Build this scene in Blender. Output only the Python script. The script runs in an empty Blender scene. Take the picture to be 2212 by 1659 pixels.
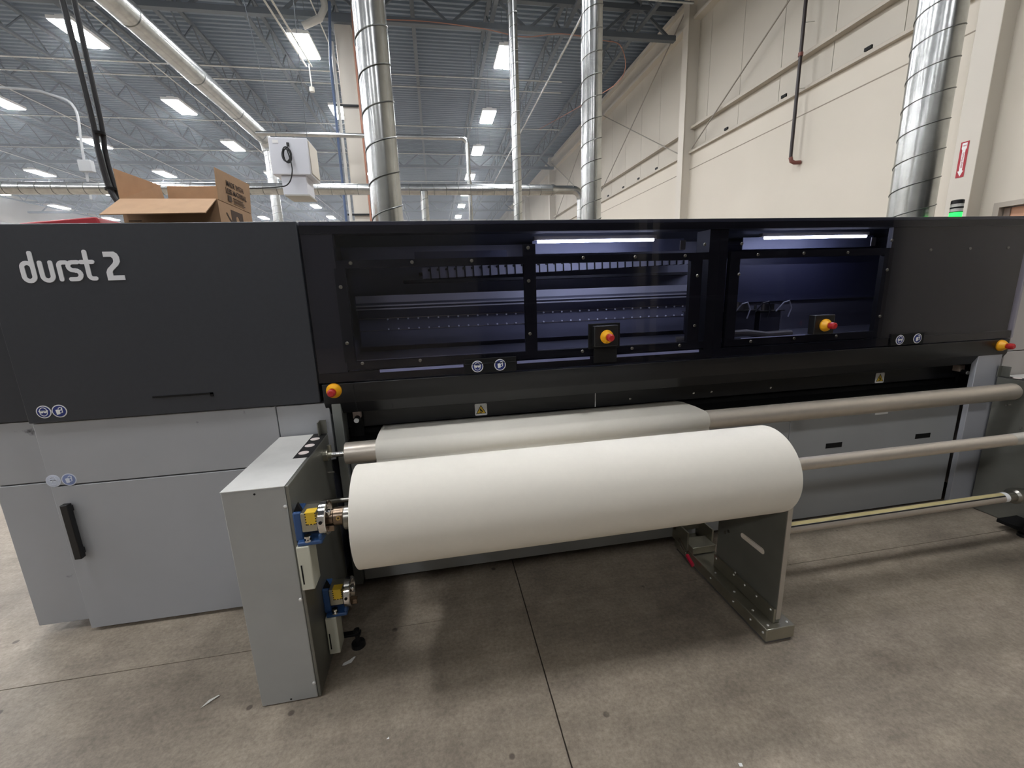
import bpy, bmesh, math, random
from mathutils import Vector, Matrix
from mathutils.geometry import tessellate_polygon
random.seed(7)
PI = math.pi
sc = bpy.context.scene
COL = sc.collection

# ------------------------------------------------------------------ camera
yaw, pit, rol, FPX = math.radians(9.58), math.radians(-12.39), math.radians(-2.037), 915.4
fw = Vector((math.sin(yaw)*math.cos(pit), math.cos(yaw)*math.cos(pit), math.sin(pit)))
rt = Vector((math.cos(yaw), -math.sin(yaw), 0)); up = rt.cross(fw)
r2 = rt*math.cos(rol) + up*math.sin(rol); u2 = -rt*math.sin(rol) + up*math.cos(rol)
cd = bpy.data.cameras.new('camera'); cam = bpy.data.objects.new('camera', cd); COL.objects.link(cam)
cd.sensor_fit = 'HORIZONTAL'; cd.sensor_width = 36.0; cd.lens = FPX/2212*36.0
cd.clip_start = 0.05; cd.clip_end = 200
cam.matrix_world = Matrix(((r2.x, u2.x, -fw.x, 0), (r2.y, u2.y, -fw.y, 0), (r2.z, u2.z, -fw.z, 1.60), (0, 0, 0, 1)))
sc.camera = cam

# ------------------------------------------------------------------ world, exposure
w = bpy.data.worlds.new('hall_air'); sc.world = w; w.use_nodes = True
w.node_tree.nodes['Background'].inputs[0].default_value = (0.55, 0.60, 0.65, 1)
w.node_tree.nodes['Background'].inputs[1].default_value = 0.10
vs = sc.view_settings
vs.view_transform = 'Standard'; vs.look = 'None'; vs.gamma = 1.0; vs.use_curve_mapping = False; vs.exposure = 0.42
LAMP = 72.0          # radiance of the high-bay lamps
sc.cycles.max_bounces = 10; sc.cycles.diffuse_bounces = 4; sc.cycles.transparent_max_bounces = 16
sc.cycles.sample_clamp_indirect = 6.0

# ------------------------------------------------------------------ materials
def lin(c):
    return tuple(((v/255)/12.92 if v/255 <= .04045 else ((v/255+.055)/1.055)**2.4) for v in c) + (1,)
MATS = {}
def mat(name, col, rough=.5, metal=0.0, var=0.0, vscale=6.0, bump=0.0, bscale=60.0, spec=.5, emit=0, coat=0.0, stretch=None):
    if name in MATS: return MATS[name]
    m = bpy.data.materials.new(name); m.use_nodes = True; nt = m.node_tree; b = nt.nodes['Principled BSDF']
    c = lin(col)
    b.inputs['Base Color'].default_value = c; b.inputs['Roughness'].default_value = rough
    b.inputs['Metallic'].default_value = metal; b.inputs['Specular IOR Level'].default_value = spec
    b.inputs['Coat Weight'].default_value = coat
    tc = nt.nodes.new('ShaderNodeTexCoord')
    src = tc.outputs['Object']
    if stretch:
        mp = nt.nodes.new('ShaderNodeMapping'); mp.inputs['Scale'].default_value = stretch
        nt.links.new(src, mp.inputs['Vector']); src = mp.outputs['Vector']
    if var:
        n = nt.nodes.new('ShaderNodeTexNoise'); n.inputs['Scale'].default_value = vscale; n.inputs['Detail'].default_value = 6
        n.inputs['Roughness'].default_value = .6
        nt.links.new(src, n.inputs['Vector'])
        r = nt.nodes.new('ShaderNodeValToRGB'); e = r.color_ramp.elements
        e[0].position = .3; e[1].position = .7
        e[0].color = tuple(v*(1-var) for v in c[:3])+(1,); e[1].color = tuple(min(1, v*(1+var)) for v in c[:3])+(1,)
        nt.links.new(n.outputs['Fac'], r.inputs['Fac']); nt.links.new(r.outputs['Color'], b.inputs['Base Color'])
    if bump:
        n2 = nt.nodes.new('ShaderNodeTexNoise'); n2.inputs['Scale'].default_value = bscale; n2.inputs['Detail'].default_value = 4
        nt.links.new(src, n2.inputs['Vector'])
        bp = nt.nodes.new('ShaderNodeBump'); bp.inputs['Strength'].default_value = bump; bp.inputs['Distance'].default_value = .01
        nt.links.new(n2.outputs['Fac'], bp.inputs['Height']); nt.links.new(bp.outputs['Normal'], b.inputs['Normal'])
    if emit:
        b.inputs['Emission Color'].default_value = c; b.inputs['Emission Strength'].default_value = emit
    MATS[name] = m
    return m

def floor_material():
    m = bpy.data.materials.new('concrete'); m.use_nodes = True; nt = m.node_tree; N = nt.nodes; L = nt.links
    b = N['Principled BSDF']; b.inputs['Specular IOR Level'].default_value = .35
    tc = N.new('ShaderNodeNewGeometry'); pos = tc.outputs['Position']
    def noise(s, d, r=.6, vec=None):
        n = N.new('ShaderNodeTexNoise'); n.inputs['Scale'].default_value = s; n.inputs['Detail'].default_value = d; n.inputs['Roughness'].default_value = r
        L.new(vec or pos, n.inputs['Vector']); return n.outputs['Fac']
    def ramp(f, p0, c0, p1, c1):
        r = N.new('ShaderNodeValToRGB'); e = r.color_ramp.elements
        e[0].position = p0; e[1].position = p1; e[0].color = c0; e[1].color = c1; L.new(f, r.inputs['Fac']); return r.outputs['Color']
    def mix(kind, f, a, c):
        x = N.new('ShaderNodeMix'); x.data_type = 'RGBA'; x.blend_type = kind
        if isinstance(f, float): x.inputs['Factor'].default_value = f
        else: L.new(f, x.inputs['Factor'])
        L.new(a, x.inputs['A']); L.new(c, x.inputs['B']); return x.outputs['Result']
    big = ramp(noise(.9, 5), .32, lin((130, 120, 107)), .68, lin((164, 152, 136)))
    mp = N.new('ShaderNodeMapping'); mp.inputs['Rotation'].default_value = (0, 0, .6); mp.inputs['Scale'].default_value = (1.2, 9, 1); L.new(pos, mp.inputs['Vector'])
    streak = ramp(noise(2.2, 5, .65, mp.outputs['Vector']), .34, (.72, .72, .72, 1), .66, (1.12, 1.11, 1.10, 1))
    c = mix('MULTIPLY', .40, big, streak)
    mid = ramp(noise(7, 7, .72), .30, (.74, .73, .72, 1), .70, (1.2, 1.2, 1.2, 1))
    c = mix('MULTIPLY', .8, c, mid)
    fine = ramp(noise(60, 6, .75), .3, (.62, .62, .62, 1), .7, (1.3, 1.3, 1.3, 1))
    c = mix('MULTIPLY', .8, c, fine)
    stain = ramp(noise(2.1, 6, .7), .28, (.55, .53, .52, 1), .46, (1, 1, 1, 1))
    c = mix('MULTIPLY', .6, c, stain)
    v = N.new('ShaderNodeTexVoronoi'); v.inputs['Scale'].default_value = 5.0; L.new(pos, v.inputs['Vector'])
    spot = ramp(v.outputs['Distance'], .05, (.42, .40, .40, 1), .075, (1, 1, 1, 1))
    sel = ramp(noise(1.3, 2), .44, (0, 0, 0, 1), .48, (1, 1, 1, 1))
    c = mix('MULTIPLY', sel, c, spot)
    L.new(c, b.inputs['Base Color'])
    rr = N.new('ShaderNodeMapRange'); rr.inputs['To Min'].default_value = .38; rr.inputs['To Max'].default_value = .62
    L.new(noise(3, 4), rr.inputs['Value']); L.new(rr.outputs['Result'], b.inputs['Roughness'])
    bp = N.new('ShaderNodeBump'); bp.inputs['Strength'].default_value = .12; bp.inputs['Distance'].default_value = .004
    L.new(noise(70, 5), bp.inputs['Height']); L.new(bp.outputs['Normal'], b.inputs['Normal'])
    return m

def grey_panel_material(name, col):
    # grey paint with a few ink smudges close under the cover's edge
    m = mat(name, col, .42, 0, .03, 3)
    nt = m.node_tree; N = nt.nodes; L = nt.links; b = N['Principled BSDF']
    src = b.inputs['Base Color'].links[0].from_socket
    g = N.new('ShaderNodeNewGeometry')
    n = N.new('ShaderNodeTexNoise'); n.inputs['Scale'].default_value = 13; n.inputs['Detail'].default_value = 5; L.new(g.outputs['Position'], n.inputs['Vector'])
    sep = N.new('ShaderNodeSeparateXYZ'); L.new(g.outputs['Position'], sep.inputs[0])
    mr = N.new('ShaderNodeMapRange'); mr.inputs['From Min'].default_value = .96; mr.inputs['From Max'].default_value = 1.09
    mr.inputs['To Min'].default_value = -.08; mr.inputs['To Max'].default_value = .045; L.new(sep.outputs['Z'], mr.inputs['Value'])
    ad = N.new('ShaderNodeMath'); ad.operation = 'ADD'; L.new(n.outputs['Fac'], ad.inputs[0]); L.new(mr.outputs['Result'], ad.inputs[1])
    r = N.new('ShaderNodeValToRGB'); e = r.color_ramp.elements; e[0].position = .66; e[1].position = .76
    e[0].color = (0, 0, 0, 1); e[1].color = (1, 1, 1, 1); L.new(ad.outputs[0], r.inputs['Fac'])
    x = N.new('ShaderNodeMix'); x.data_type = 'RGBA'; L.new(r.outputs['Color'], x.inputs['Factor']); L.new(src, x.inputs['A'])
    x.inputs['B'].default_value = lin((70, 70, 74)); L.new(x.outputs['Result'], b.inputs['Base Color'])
    return m

def tinted_glass():
    m = bpy.data.materials.new('tinted_acrylic'); m.use_nodes = True; nt = m.node_tree; N = nt.nodes; L = nt.links
    out = N['Material Output']; N.remove(N['Principled BSDF'])
    t = N.new('ShaderNodeBsdfTransparent'); t.inputs[0].default_value = (.84, .84, .92, 1)
    g = N.new('ShaderNodeBsdfGlossy'); g.inputs['Roughness'].default_value = .015; g.inputs[0].default_value = (1, 1, 1, 1)
    f = N.new('ShaderNodeFresnel'); f.inputs[0].default_value = 1.45
    gm_ = N.new('ShaderNodeNewGeometry'); inv = N.new('ShaderNodeMath'); inv.operation = 'SUBTRACT'; inv.inputs[0].default_value = 1; L.new(gm_.outputs['Backfacing'], inv.inputs[1])
    mu = N.new('ShaderNodeMath'); mu.operation = 'MULTIPLY'; L.new(f.outputs[0], mu.inputs[0]); L.new(inv.outputs[0], mu.inputs[1])
    x = N.new('ShaderNodeMixShader'); L.new(mu.outputs[0], x.inputs[0]); L.new(t.outputs[0], x.inputs[1]); L.new(g.outputs[0], x.inputs[2])
    L.new(x.outputs[0], out.inputs[0])
    return m

FLOOR = floor_material()
GREY = grey_panel_material('grey_paint', (161, 163, 166))
GREYR = mat('grey_paint_recessed', (150, 152, 152), .45, 0, .03, 3)
GREYS = mat('grey_stand_paint', (158, 159, 156), .42, 0, .05, 5)
BLACKC = mat('black_satin_cover', (45, 48, 54), .45, 0, .06, 40, .05, 300)
BLACKG = mat('black_gloss', (20, 21, 23), .22, 0)
BLACKM = mat('black_matt', (12, 12, 13), .6, spec=.25)
BLACKP = mat('black_plastic', (17, 17, 19), .42)
DARKIN = mat('interior_paint', (128, 130, 144), .5)
GLASS = tinted_glass()
STEEL = mat('stainless', (150, 148, 140), .28, 1.0, .08, 12, .03, 200)
STEELD = mat('stainless_plate', (122, 122, 115), .42, .5, .10, 5)
ZINC = mat('zinc_plate', (166, 163, 148), .30, .85, .10, 10)
CHROME = mat('chrome', (215, 212, 208), .12, 1.0)
ALU = mat('matt_aluminium', (184, 178, 168), .36, .85, .04, 20)
ALUR = mat('roller_aluminium', (202, 193, 180), .36, .6, .03, 30)
GALV = mat('galvanised', (192, 194, 192), .25, 1.0, .14, 9, .02, 40)
PAPER = mat('paper', (222, 217, 205), .75, 0, .012, 40)
BLUE = mat('chuck_blue', (42, 76, 124), .4)
YELLOW = mat('yellow_plastic', (240, 172, 24), .38)
YELLOWL = mat('yellow_label', (222, 184, 50), .5)
RED = mat('red_plastic', (178, 32, 34), .42)
REDB = mat('red_bin', (176, 38, 50), .4)
WHITE = mat('white_print', (232, 232, 230), .55)
LOGO = mat('logo_white', (226, 227, 230), .45)
INKB = mat('black_print', (22, 22, 22), .6)
NAVY = mat('blue_print', (28, 44, 112), .5)
FADED = mat('faded_print', (206, 212, 224), .55)
CARD = mat('cardboard', (182, 147, 113), .8, 0, .06, 14)
CARDP = mat('cardboard_print', (78, 60, 46), .8)
CREAM = mat('cream_wall', (207, 200, 186), .7, 0, .02, .7)
CREAM2 = mat('liner_panel', (190, 184, 171), .6, 0, .03, .9)
CREAMS = mat('cream_steel', (204, 198, 186), .5)
DECK = mat('roof_deck', (118, 131, 144), .55, .0, .08, 1.2)
JOIST = mat('joist_grey', (88, 94, 100), .55)
HOUSE = mat('lamp_housing', (226, 226, 222), .5)
LAMPM = mat('lamp_lens', (250, 251, 255), .5, emit=LAMP)
LEDM = mat('led_tube', (225, 232, 255), .5, emit=36.0)
GREENL = mat('green_beacon', (30, 235, 70), .4, emit=2.6)
DARKPIPE = mat('dark_red_pipe', (42, 32, 33), .45)
COPPER = mat('dusty_red', (124, 76, 68), .5)
PVC = mat('white_pipe', (206, 204, 196), .45)
CABLE = mat('black_cable', (30, 31, 34), .5)
ORANGE = mat('orange_conduit', (172, 118, 94), .55)
BLUEPIPE = mat('blue_pipe', (58, 78, 112), .5)
COREY = mat('yellow_tape', (196, 182, 132), .55)
JOINT = mat('joint_filler', (96, 88, 80), .8)
SIGNRED = mat('sign_red', (164, 36, 48), .5)
TAN = mat('room_beyond', (196, 150, 122), .6)
BRONZE = mat('brown_steel', (128, 112, 96), .3, 1.0)

# ------------------------------------------------------------------ mesh builder
class MB:
    def __init__(s): s.v = []; s.f = []; s.m = []; s.mi = 0
    def add(s, vs, fs):
        o = len(s.v); s.v += [tuple(v) for v in vs]
        for f in fs: s.f.append([o+i for i in f]); s.m.append(s.mi)
        return s
    def box(s, x0, x1, y0, y1, z0, z1):
        v = [(x, y, z) for z in (z0, z1) for y in (y0, y1) for x in (x0, x1)]
        return s.add(v, [(0, 2, 3, 1), (4, 5, 7, 6), (0, 1, 5, 4), (2, 6, 7, 3), (0, 4, 6, 2), (1, 3, 7, 5)])
    def quad(s, a, b, c, d): return s.add([a, b, c, d], [(0, 1, 2, 3)])
    def lathe(s, p0, p1, prof, n=24, cap=True):
        # prof: (t along p0->p1 in metres, radius)
        p0 = Vector(p0); ax = (Vector(p1)-p0).normalized()
        a = ax.orthogonal().normalized(); b = ax.cross(a)
        vs = []; k = len(prof)
        for t, r in prof:
            for i in range(n):
                th = 2*PI*i/n; vs.append(p0+ax*t+(a*math.cos(th)+b*math.sin(th))*r)
        fs = []
        for j in range(k-1):
            for i in range(n):
                i2 = (i+1) % n; fs.append((j*n+i, j*n+i2, (j+1)*n+i2, (j+1)*n+i))
        if cap: fs.append(tuple(reversed(range(n)))); fs.append(tuple((k-1)*n+i for i in range(n)))
        return s.add(vs, fs)
    def cyl(s, p0, p1, r, n=24, cap=True):
        return s.lathe(p0, p1, [(0, r), ((Vector(p1)-Vector(p0)).length, r)], n, cap)
    def tube(s, path, r, n=8, cap=True):
        P = [Vector(p) for p in path]; vs = []; fs = []; prev = None
        for i, p in enumerate(P):
            t = (P[min(i+1, len(P)-1)]-P[max(i-1, 0)]).normalized()
            if prev is None: a = t.orthogonal().normalized()
            else:
                a = prev-t*prev.dot(t); a.normalize()
            prev = a; b = t.cross(a)
            for k in range(n):
                th = 2*PI*k/n; vs.append(p+(a*math.cos(th)+b*math.sin(th))*r)
        for i in range(len(P)-1):
            for k in range(n):
                k2 = (k+1) % n; fs.append((i*n+k, i*n+k2, (i+1)*n+k2, (i+1)*n+k))
        if cap: fs.append(tuple(reversed(range(n)))); fs.append(tuple((len(P)-1)*n+k for k in range(n)))
        return s.add(vs, fs)
    def bar(s, p0, p1, w_, h_):
        P0, P1 = Vector(p0), Vector(p1); t = (P1-P0).normalized()
        ref = Vector((0, 0, 1)) if abs(t.z) < .95 else Vector((0, 1, 0))
        a = t.cross(ref).normalized()*w_/2; b = t.cross(a).normalized()*h_/2
        v = [p+q for p in (P0, P1) for q in (-a-b, a-b, a+b, -a+b)]
        return s.add(v, [(0, 1, 2, 3), (7, 6, 5, 4), (0, 4, 5, 1), (1, 5, 6, 2), (2, 6, 7, 3), (3, 7, 4, 0)])
    def prism(s, poly, holes, fn, d0, d1):
        # polygon (u,v) with holes, extruded between depths d0 and d1; fn(u,v,d)->xyz
        loops = [poly]+list(holes); flat = [p for l in loops for p in l]
        tri = tessellate_polygon([[Vector((p[0], p[1], 0)) for p in l] for l in loops])
        n = len(flat); vs = [fn(u, v, d0) for u, v in flat]+[fn(u, v, d1) for u, v in flat]
        fs = []
        for t in tri: fs.append(tuple(t)); fs.append(tuple(n+i for i in reversed(t)))
        o = 0
        for l in loops:
            k = len(l)
            for i in range(k):
                j = (i+1) % k; fs.append((o+i, o+j, n+o+j, n+o+i))
            o += k
        return s.add(vs, fs)

def mesh_from(mb, mats, name, base=Vector(), smooth=True):
    me = bpy.data.meshes.new(name)
    me.from_pydata([(v[0]-base.x, v[1]-base.y, v[2]-base.z) for v in mb.v], [], mb.f)
    if not isinstance(mats, (list, tuple)): mats = [mats]
    for m in mats: me.materials.append(m)
    if len(mats) > 1: me.polygons.foreach_set('material_index', mb.m)
    bm = bmesh.new(); bm.from_mesh(me); bmesh.ops.recalc_face_normals(bm, faces=bm.faces); bm.to_mesh(me); bm.free()
    if smooth:
        me.polygons.foreach_set('use_smooth', [True]*len(me.polygons)); me.set_sharp_from_angle(angle=math.radians(35))
    me.update(); return me
BASE = {}
def obj(name, mb, m, parent=None, bevel=0, smooth=True):
    base = BASE[parent.name] if parent else Vector()
    o = bpy.data.objects.new(name, mesh_from(mb, m, name, base, smooth)); COL.objects.link(o)
    if parent: o.parent = parent
    BASE[o.name] = base
    if bevel:
        b = o.modifiers.new('edge', 'BEVEL'); b.width = bevel; b.segments = 2; b.limit_method = 'ANGLE'; b.angle_limit = math.radians(40)
    return o
def inst(name, me, loc, parent=None, rot=None):
    o = bpy.data.objects.new(name, me); COL.objects.link(o)
    base = BASE[parent.name] if parent else Vector()
    o.location = Vector(loc)-base
    if rot: o.rotation_euler = rot
    if parent: o.parent = parent
    BASE[o.name] = Vector(loc)
    return o
def thing(name, label, cat, loc=(0, 0, 0), group=None):
    o = bpy.data.objects.new(name, None); COL.objects.link(o); o.location = loc; o.empty_display_size = .1
    BASE[o.name] = Vector(loc); return tag(o, label, cat, group)
def tag(o, label, cat, group=None):
    o['label'] = label; o['category'] = cat
    if group: o['group'] = group
    return o
def struct(o, label=None):
    o['kind'] = 'structure'
    if label: o['label'] = label
    return o
def copy_tree(o, dx, dy, dz, parent=None):
    c = o.copy(); COL.objects.link(c)
    if parent is None: c.location = o.location+Vector((dx, dy, dz))
    else: c.parent = parent
    for ch in o.children: copy_tree(ch, 0, 0, 0, c)
    return c
def text_mesh(txt, size, name, ext=.0006):
    cu = bpy.data.curves.new(name, 'FONT'); cu.body = txt; cu.size = size; cu.align_x = 'CENTER'; cu.align_y = 'CENTER'; cu.extrude = ext
    cu.offset = size*.012
    t = bpy.data.objects.new(name+'_src', cu); COL.objects.link(t)
    dg = bpy.context.evaluated_depsgraph_get(); dg.update()
    me = bpy.data.meshes.new_from_object(t.evaluated_get(dg)); bpy.data.objects.remove(t); bpy.data.curves.remove(cu)
    return me
def circle(cx, cy, r, n=24, ry=None):
    return [(cx+r*math.cos(2*PI*i/n), cy+(ry or r)*math.sin(2*PI*i/n)) for i in range(n)]
def arc(cx, cy, r, a0, a1, n=10, ry=None):
    return [(cx+r*math.cos(math.radians(a0+(a1-a0)*i/n)), cy+(ry or r)*math.sin(math.radians(a0+(a1-a0)*i/n))) for i in range(n+1)]
FRONT = lambda y: (lambda u, v, d: (u, y-d, v))          # prism helper: plane facing the camera side (-y)
_lift = [0]
def stroke(mb, pts, hw, fn, d0, d1, rnd=True):
    # one ribbon polygon with round ends; every stroke sits a hair prouder than the last
    q = [Vector((p[0], p[1])) for k, p in enumerate(pts) if k == 0 or math.hypot(p[0]-pts[k-1][0], p[1]-pts[k-1][1]) > 1e-5]
    L = []; Rr = []
    for k, p in enumerate(q):
        t = (q[min(k+1, len(q)-1)]-q[max(k-1, 0)]).normalized(); n = Vector((-t.y, t.x))
        if 0 < k < len(q)-1:
            t1 = (q[k]-q[k-1]).normalized(); n1 = Vector((-t1.y, t1.x)); n = n/max(.6, n.dot(n1))
        L.append(p+n*hw); Rr.append(p-n*hw)
    def cap(p, t):
        a = math.atan2(t.y, t.x); return [p+Vector((math.cos(a+PI/2-PI*i/8), math.sin(a+PI/2-PI*i/8)))*hw for i in range(1, 8)]
    poly = L+(cap(q[-1], (q[-1]-q[-2]).normalized()) if rnd else [])+Rr[::-1]+(cap(q[0], (q[0]-q[1]).normalized()) if rnd else [])
    _lift[0] = (_lift[0]+1) % 12
    mb.prism([(p.x, p.y) for p in poly], [], fn, d0, d1+_lift[0]*5e-5)

# ================================================================== SETTING
RX, LX, NY, FYW, ZD = 7.0, -27.0, -10.0, 46.0, 8.9
# floor: filler bed and slabs with open joints
fl = struct(obj('floor', MB().box(LX, RX+.3, NY, FYW, -.20, -.012), JOINT), 'brown grey concrete floor with saw-cut joints')
PX = PY = 4.6; jx, jy = .345, 1.865
sm = MB().box(.003, PX-.003, .0022, PY-.0022, -.15, 0); sme = mesh_from(sm, FLOOR, 'slab')
i0, i1 = math.floor((LX-jx)/PX)+1, math.ceil((RX-jx)/PX); j0, j1 = math.floor((NY-jy)/PY)+1, math.ceil((FYW-jy)/PY)
for i in range(i0-1, i1+1):
    for j in range(j0-1, j1):
        inst('slab', sme, (jx+i*PX, jy+j*PY, 0), fl)
# roof deck with ribs along x
mb = MB(); pitch = .19; n = int((FYW-NY)/pitch)
prof = []
for k in range(n+1):
    y = NY+k*pitch; prof += [(y, ZD), (y+.075, ZD), (y+.095, ZD+.05), (y+.17, ZD+.05)]
vs = [(x, y, z) for y, z in prof for x in (LX, RX+.3)]
mb.add(vs, [(2*i, 2*i+1, 2*i+3, 2*i+2) for i in range(len(prof)-1)])
struct(obj('ceiling', mb, DECK, smooth=False), 'grey ribbed steel roof deck high above the hall')
# right wall : cream concrete below, recessed liner panels above
wr = struct(obj('wall_right', MB().box(RX, RX+.25, NY, 3.30, 0, ZD).box(RX, RX+.25, 3.30, 4.53, 2.46, ZD).box(RX, RX+.25, 4.53, FYW, 0, 4.63).box(RX+.02, RX+.25, 4.53, FYW, 4.63, 5.02), CREAM), 'cream right-hand wall with steel columns and girts')
obj('girt', MB().box(RX-.06, RX+.2, 4.9, FYW, 5.02, 5.075), mat('girt_shaded_cream', (182, 174, 160), .5), wr, .004)  # girt cream darkened, putting the shade line of the girts into the colour
obj('girt', MB().box(RX-.04, RX+.2, 4.9, FYW, 5.62, 5.68), mat('girt_shaded_cream', (182, 174, 160), .5), wr, .004)
obj('joint_strip', MB().box(RX-.006, RX+.02, 4.9, FYW, 4.618, 4.634), mat('joint_tan', (150, 140, 126), .7), wr)  # narrow darker strip along the top of the lower wall
pm = mesh_from(MB().box(0, .12, .006, 1.194, 5.08, ZD), CREAM2, 'panel')
for k in range(34): inst('panel', pm, (RX+.10, 4.9+1.2*k, 0), wr)
obj('eave_strut', MB().box(RX-.10, RX+.1, 4.0, FYW, 8.12, 8.20).box(RX-.02, RX+.1, 4.0, FYW, 8.2, 8.62).box(RX-.14, RX+.1, 4.0, FYW, 8.62, 8.72), CREAMS, wr)
for yc in (4.79, 11.5, 18.3, 25.1, 31.9, 38.7):
    obj('column', MB().box(RX-.22, RX+.1, yc-.105, yc+.105, 0, 8.8).box(RX-.24, RX-.22, yc-.13, yc+.13, 0, 8.8), CREAMS, wr, .006)
def rod(p0, p1): obj('brace_rod', MB().cyl(p0, p1, .016, 8), mat('rod_grey', (146, 140, 130), .5), wr)
XR = RX-.09
rod((XR, 11.2, 5.10), (XR, 5.0, 8.5)); rod((XR, 4.95, 5.1), (XR, 8.2, 6.85))
rod((XR, 11.75, 5.10), (XR, 18.1, 8.5)); rod((XR-.03, 18.1, 5.05), (XR-.03, 11.75, 8.5))
rod((XR, 18.5, 5.10), (XR, 25, 8.5)); rod((XR-.03, 25, 5.05), (XR-.03, 18.6, 8.5))
bs = mesh_from(MB().box(-.01, .02, -.06, .06, 0, .05), BLACKM, 'bracket')
for y in (6.54, 8.22, 9.93, 13.2, 14.4, 15.6, 17.0): inst('bracket', bs, (RX-.02, y, 5.11), wr)
struct(obj('wall_left', MB().box(LX-.25, LX, NY, FYW, 0, ZD), CREAM), 'far left cream wall of the hall')
struct(obj('wall_back', MB().box(LX, RX, FYW, FYW+.25, 0, ZD), CREAM), 'far end wall of the hall')
struct(obj('wall_front', MB().box(LX, RX, NY-.25, NY, 0, ZD), mat('end_wall', (128, 126, 120), .7)), 'end wall behind the viewer')
# door with glazed light in the right wall
d1 = struct(obj('door_1', MB().box(RX-.03, RX+.12, 3.30, 3.36, 0, 2.46).box(RX-.03, RX+.12, 4.47, 4.53, 0, 2.46).box(RX-.03, RX+.12, 3.36, 4.47, 2.40, 2.46), mat('door_frame', (170, 162, 150), .5)), 'grey framed doorway in the cream wall')
obj('leaf', MB().box(RX+.04, RX+.08, 3.37, 4.46, .01, 1.95).box(RX+.04, RX+.08, 3.37, 3.50, 1.95, 2.39).box(RX+.04, RX+.08, 4.40, 4.46, 1.95, 2.39), mat('door_leaf', (132, 116, 104), .5), d1)
obj('pane', MB().box(RX+.055, RX+.065, 3.50, 4.40, 1.95, 2.39), TAN, d1)

# ================================================================== ROOF STEEL
ORD = ['first', 'second', 'third', 'fourth', 'fifth', 'sixth', 'seventh', 'eighth', 'ninth', 'tenth', 'eleventh', 'twelfth', 'thirteenth', 'fourteenth', 'fifteenth', 'sixteenth', 'seventeenth', 'eighteenth']
def chord_mesh(): return mesh_from(MB().box(-.05, .05, NY+.02, FYW-.02, -.03, .03), JOIST, 'chord')
cm = chord_mesh(); wb = MB(); step = .62; n = int((FYW-NY-.2)/step)
for k in range(n):
    y = NY+.1+k*step
    za, zb = (8.17, 8.78) if k % 2 == 0 else (8.78, 8.17)
    wb.bar((0, y, za), (0, y+step, zb), .03, .03)
wm = mesh_from(wb, JOIST, 'web', smooth=False)
for k in range(17):
    x = 5.72-1.93*k
    t = thing('roof_joist', 'grey open-web steel roof joist, %s out from the cream right wall' % ORD[k], 'roof joist', (x, NY, 8.17), 'open-web joists under the roof deck')
    inst('bottom_chord', cm, (x, 0, 8.17), t); inst('top_chord', cm, (x, 0, 8.80), t); inst('web', wm, (x, 0, 0), t)
gm = MB().box(LX+.05, RX-.26, -.07, .07, -.06, .06); gme = mesh_from(gm, JOIST, 'chord')
gw = MB(); k = 0; x = RX-.4
while x > LX+1.0:
    za, zb = (7.98, 8.74) if k % 2 == 0 else (8.74, 7.98)
    gw.bar((x, 0, za), (x-.965, 0, zb), .06, .06); x -= .965; k += 1
gwm = mesh_from(gw, JOIST, 'web', smooth=False)
for k, y in enumerate((0.0, 12.0, 24.0, 36.0)):
    t = thing('roof_girder', ['dark truss girder spanning the roof directly overhead', 'dark truss girder carried by the near cream column', 'dark truss girder crossing the roof beyond the near column', 'farthest dark truss girder crossing the roof'][k], 'roof girder', (RX-.3, y, 7.98), 'truss girders across the hall')
    inst('bottom_chord', gme, (0, y, 7.98), t); inst('top_chord', gme, (0, y, 8.62), t); inst('web', gwm, (0, y, 0), t)

# ================================================================== LIGHTS
hm = mesh_from(MB().box(-.24, .24, -.56, .56, .0, .07).box(-.10, .10, -.5, .5, .07, .12), HOUSE, 'housing')
lm = mesh_from(MB().box(-.215, -.02, -.54, .54, -.02, -.001), LAMPM, 'lamp')
wm2 = mesh_from(MB().cyl((0, 0, .12), (0, 0, 1.30), .006, 6), JOIST, 'hanger')
LXS = [2.25, -2.72, -7.5, -12.3, -17.4, -22.4]; LYS = [-7.0, .8, 4.7, 8.6, 12.55, 16.45, 20.12, 24.4, 28.3, 32.2, 36.5, 40.4]
for a, x in enumerate(LXS):
    for b, y in enumerate(LYS):
        k4 = LYS.index(12.55)
        lab = 'white high-bay light, %s row from the right wall, %s in view from the near side' % (ORD[a], ORD[b-k4]) if b >= k4 else 'white high-bay light above the frame, %s row from the right wall, %s from behind' % (ORD[a], ORD[b])
        t = thing('high_bay_light', lab, 'ceiling light', (x, y, 7.6), 'high-bay lights under the roof')
        inst('housing', hm, (x, y, 7.6), t); inst('lamp', lm, (x, y, 7.6), t); inst('lamp', lm, (x+.235, y, 7.6), t); inst('hanger', wm2, (x, y-.4, 7.6), t); inst('hanger', wm2, (x, y+.4, 7.6), t)

# ================================================================== PRINTER
FY = 2.15
P = thing('printer', 'long black and grey roll printer with tinted windows', 'printer', (0.8, 2.8, 0))
body = MB().box(-2.06, -.60, 2.24, 3.5, .10, 1.93)                    # left cabinet carcass
body.box(-.60, 3.64, 2.36, 3.5, .10, 1.06)                              # bed
body.box(-.60, 3.64, 3.10, 3.5, 1.06, 1.93)                             # back
body.box(3.60, 3.64, 2.20, 3.10, 1.10, 1.93)                            # right end
body.box(-.66, -.60, 2.20, 3.10, 1.10, 1.93)
obj('carcass', body, DARKIN, P)
obj('plinth', MB().box(-1.9, 3.5, 2.55, 3.4, 0, .10), BLACKM, P)
obj('top_plate', MB().box(-.588, 3.67, FY+.012, 3.5, 1.92, 1.938), BLACKC, P, .002)
obj('top_plate', MB().box(-2.07, -.594, FY+.05, 3.5, 1.925, 1.938), BLACKC, P, .002)
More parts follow.
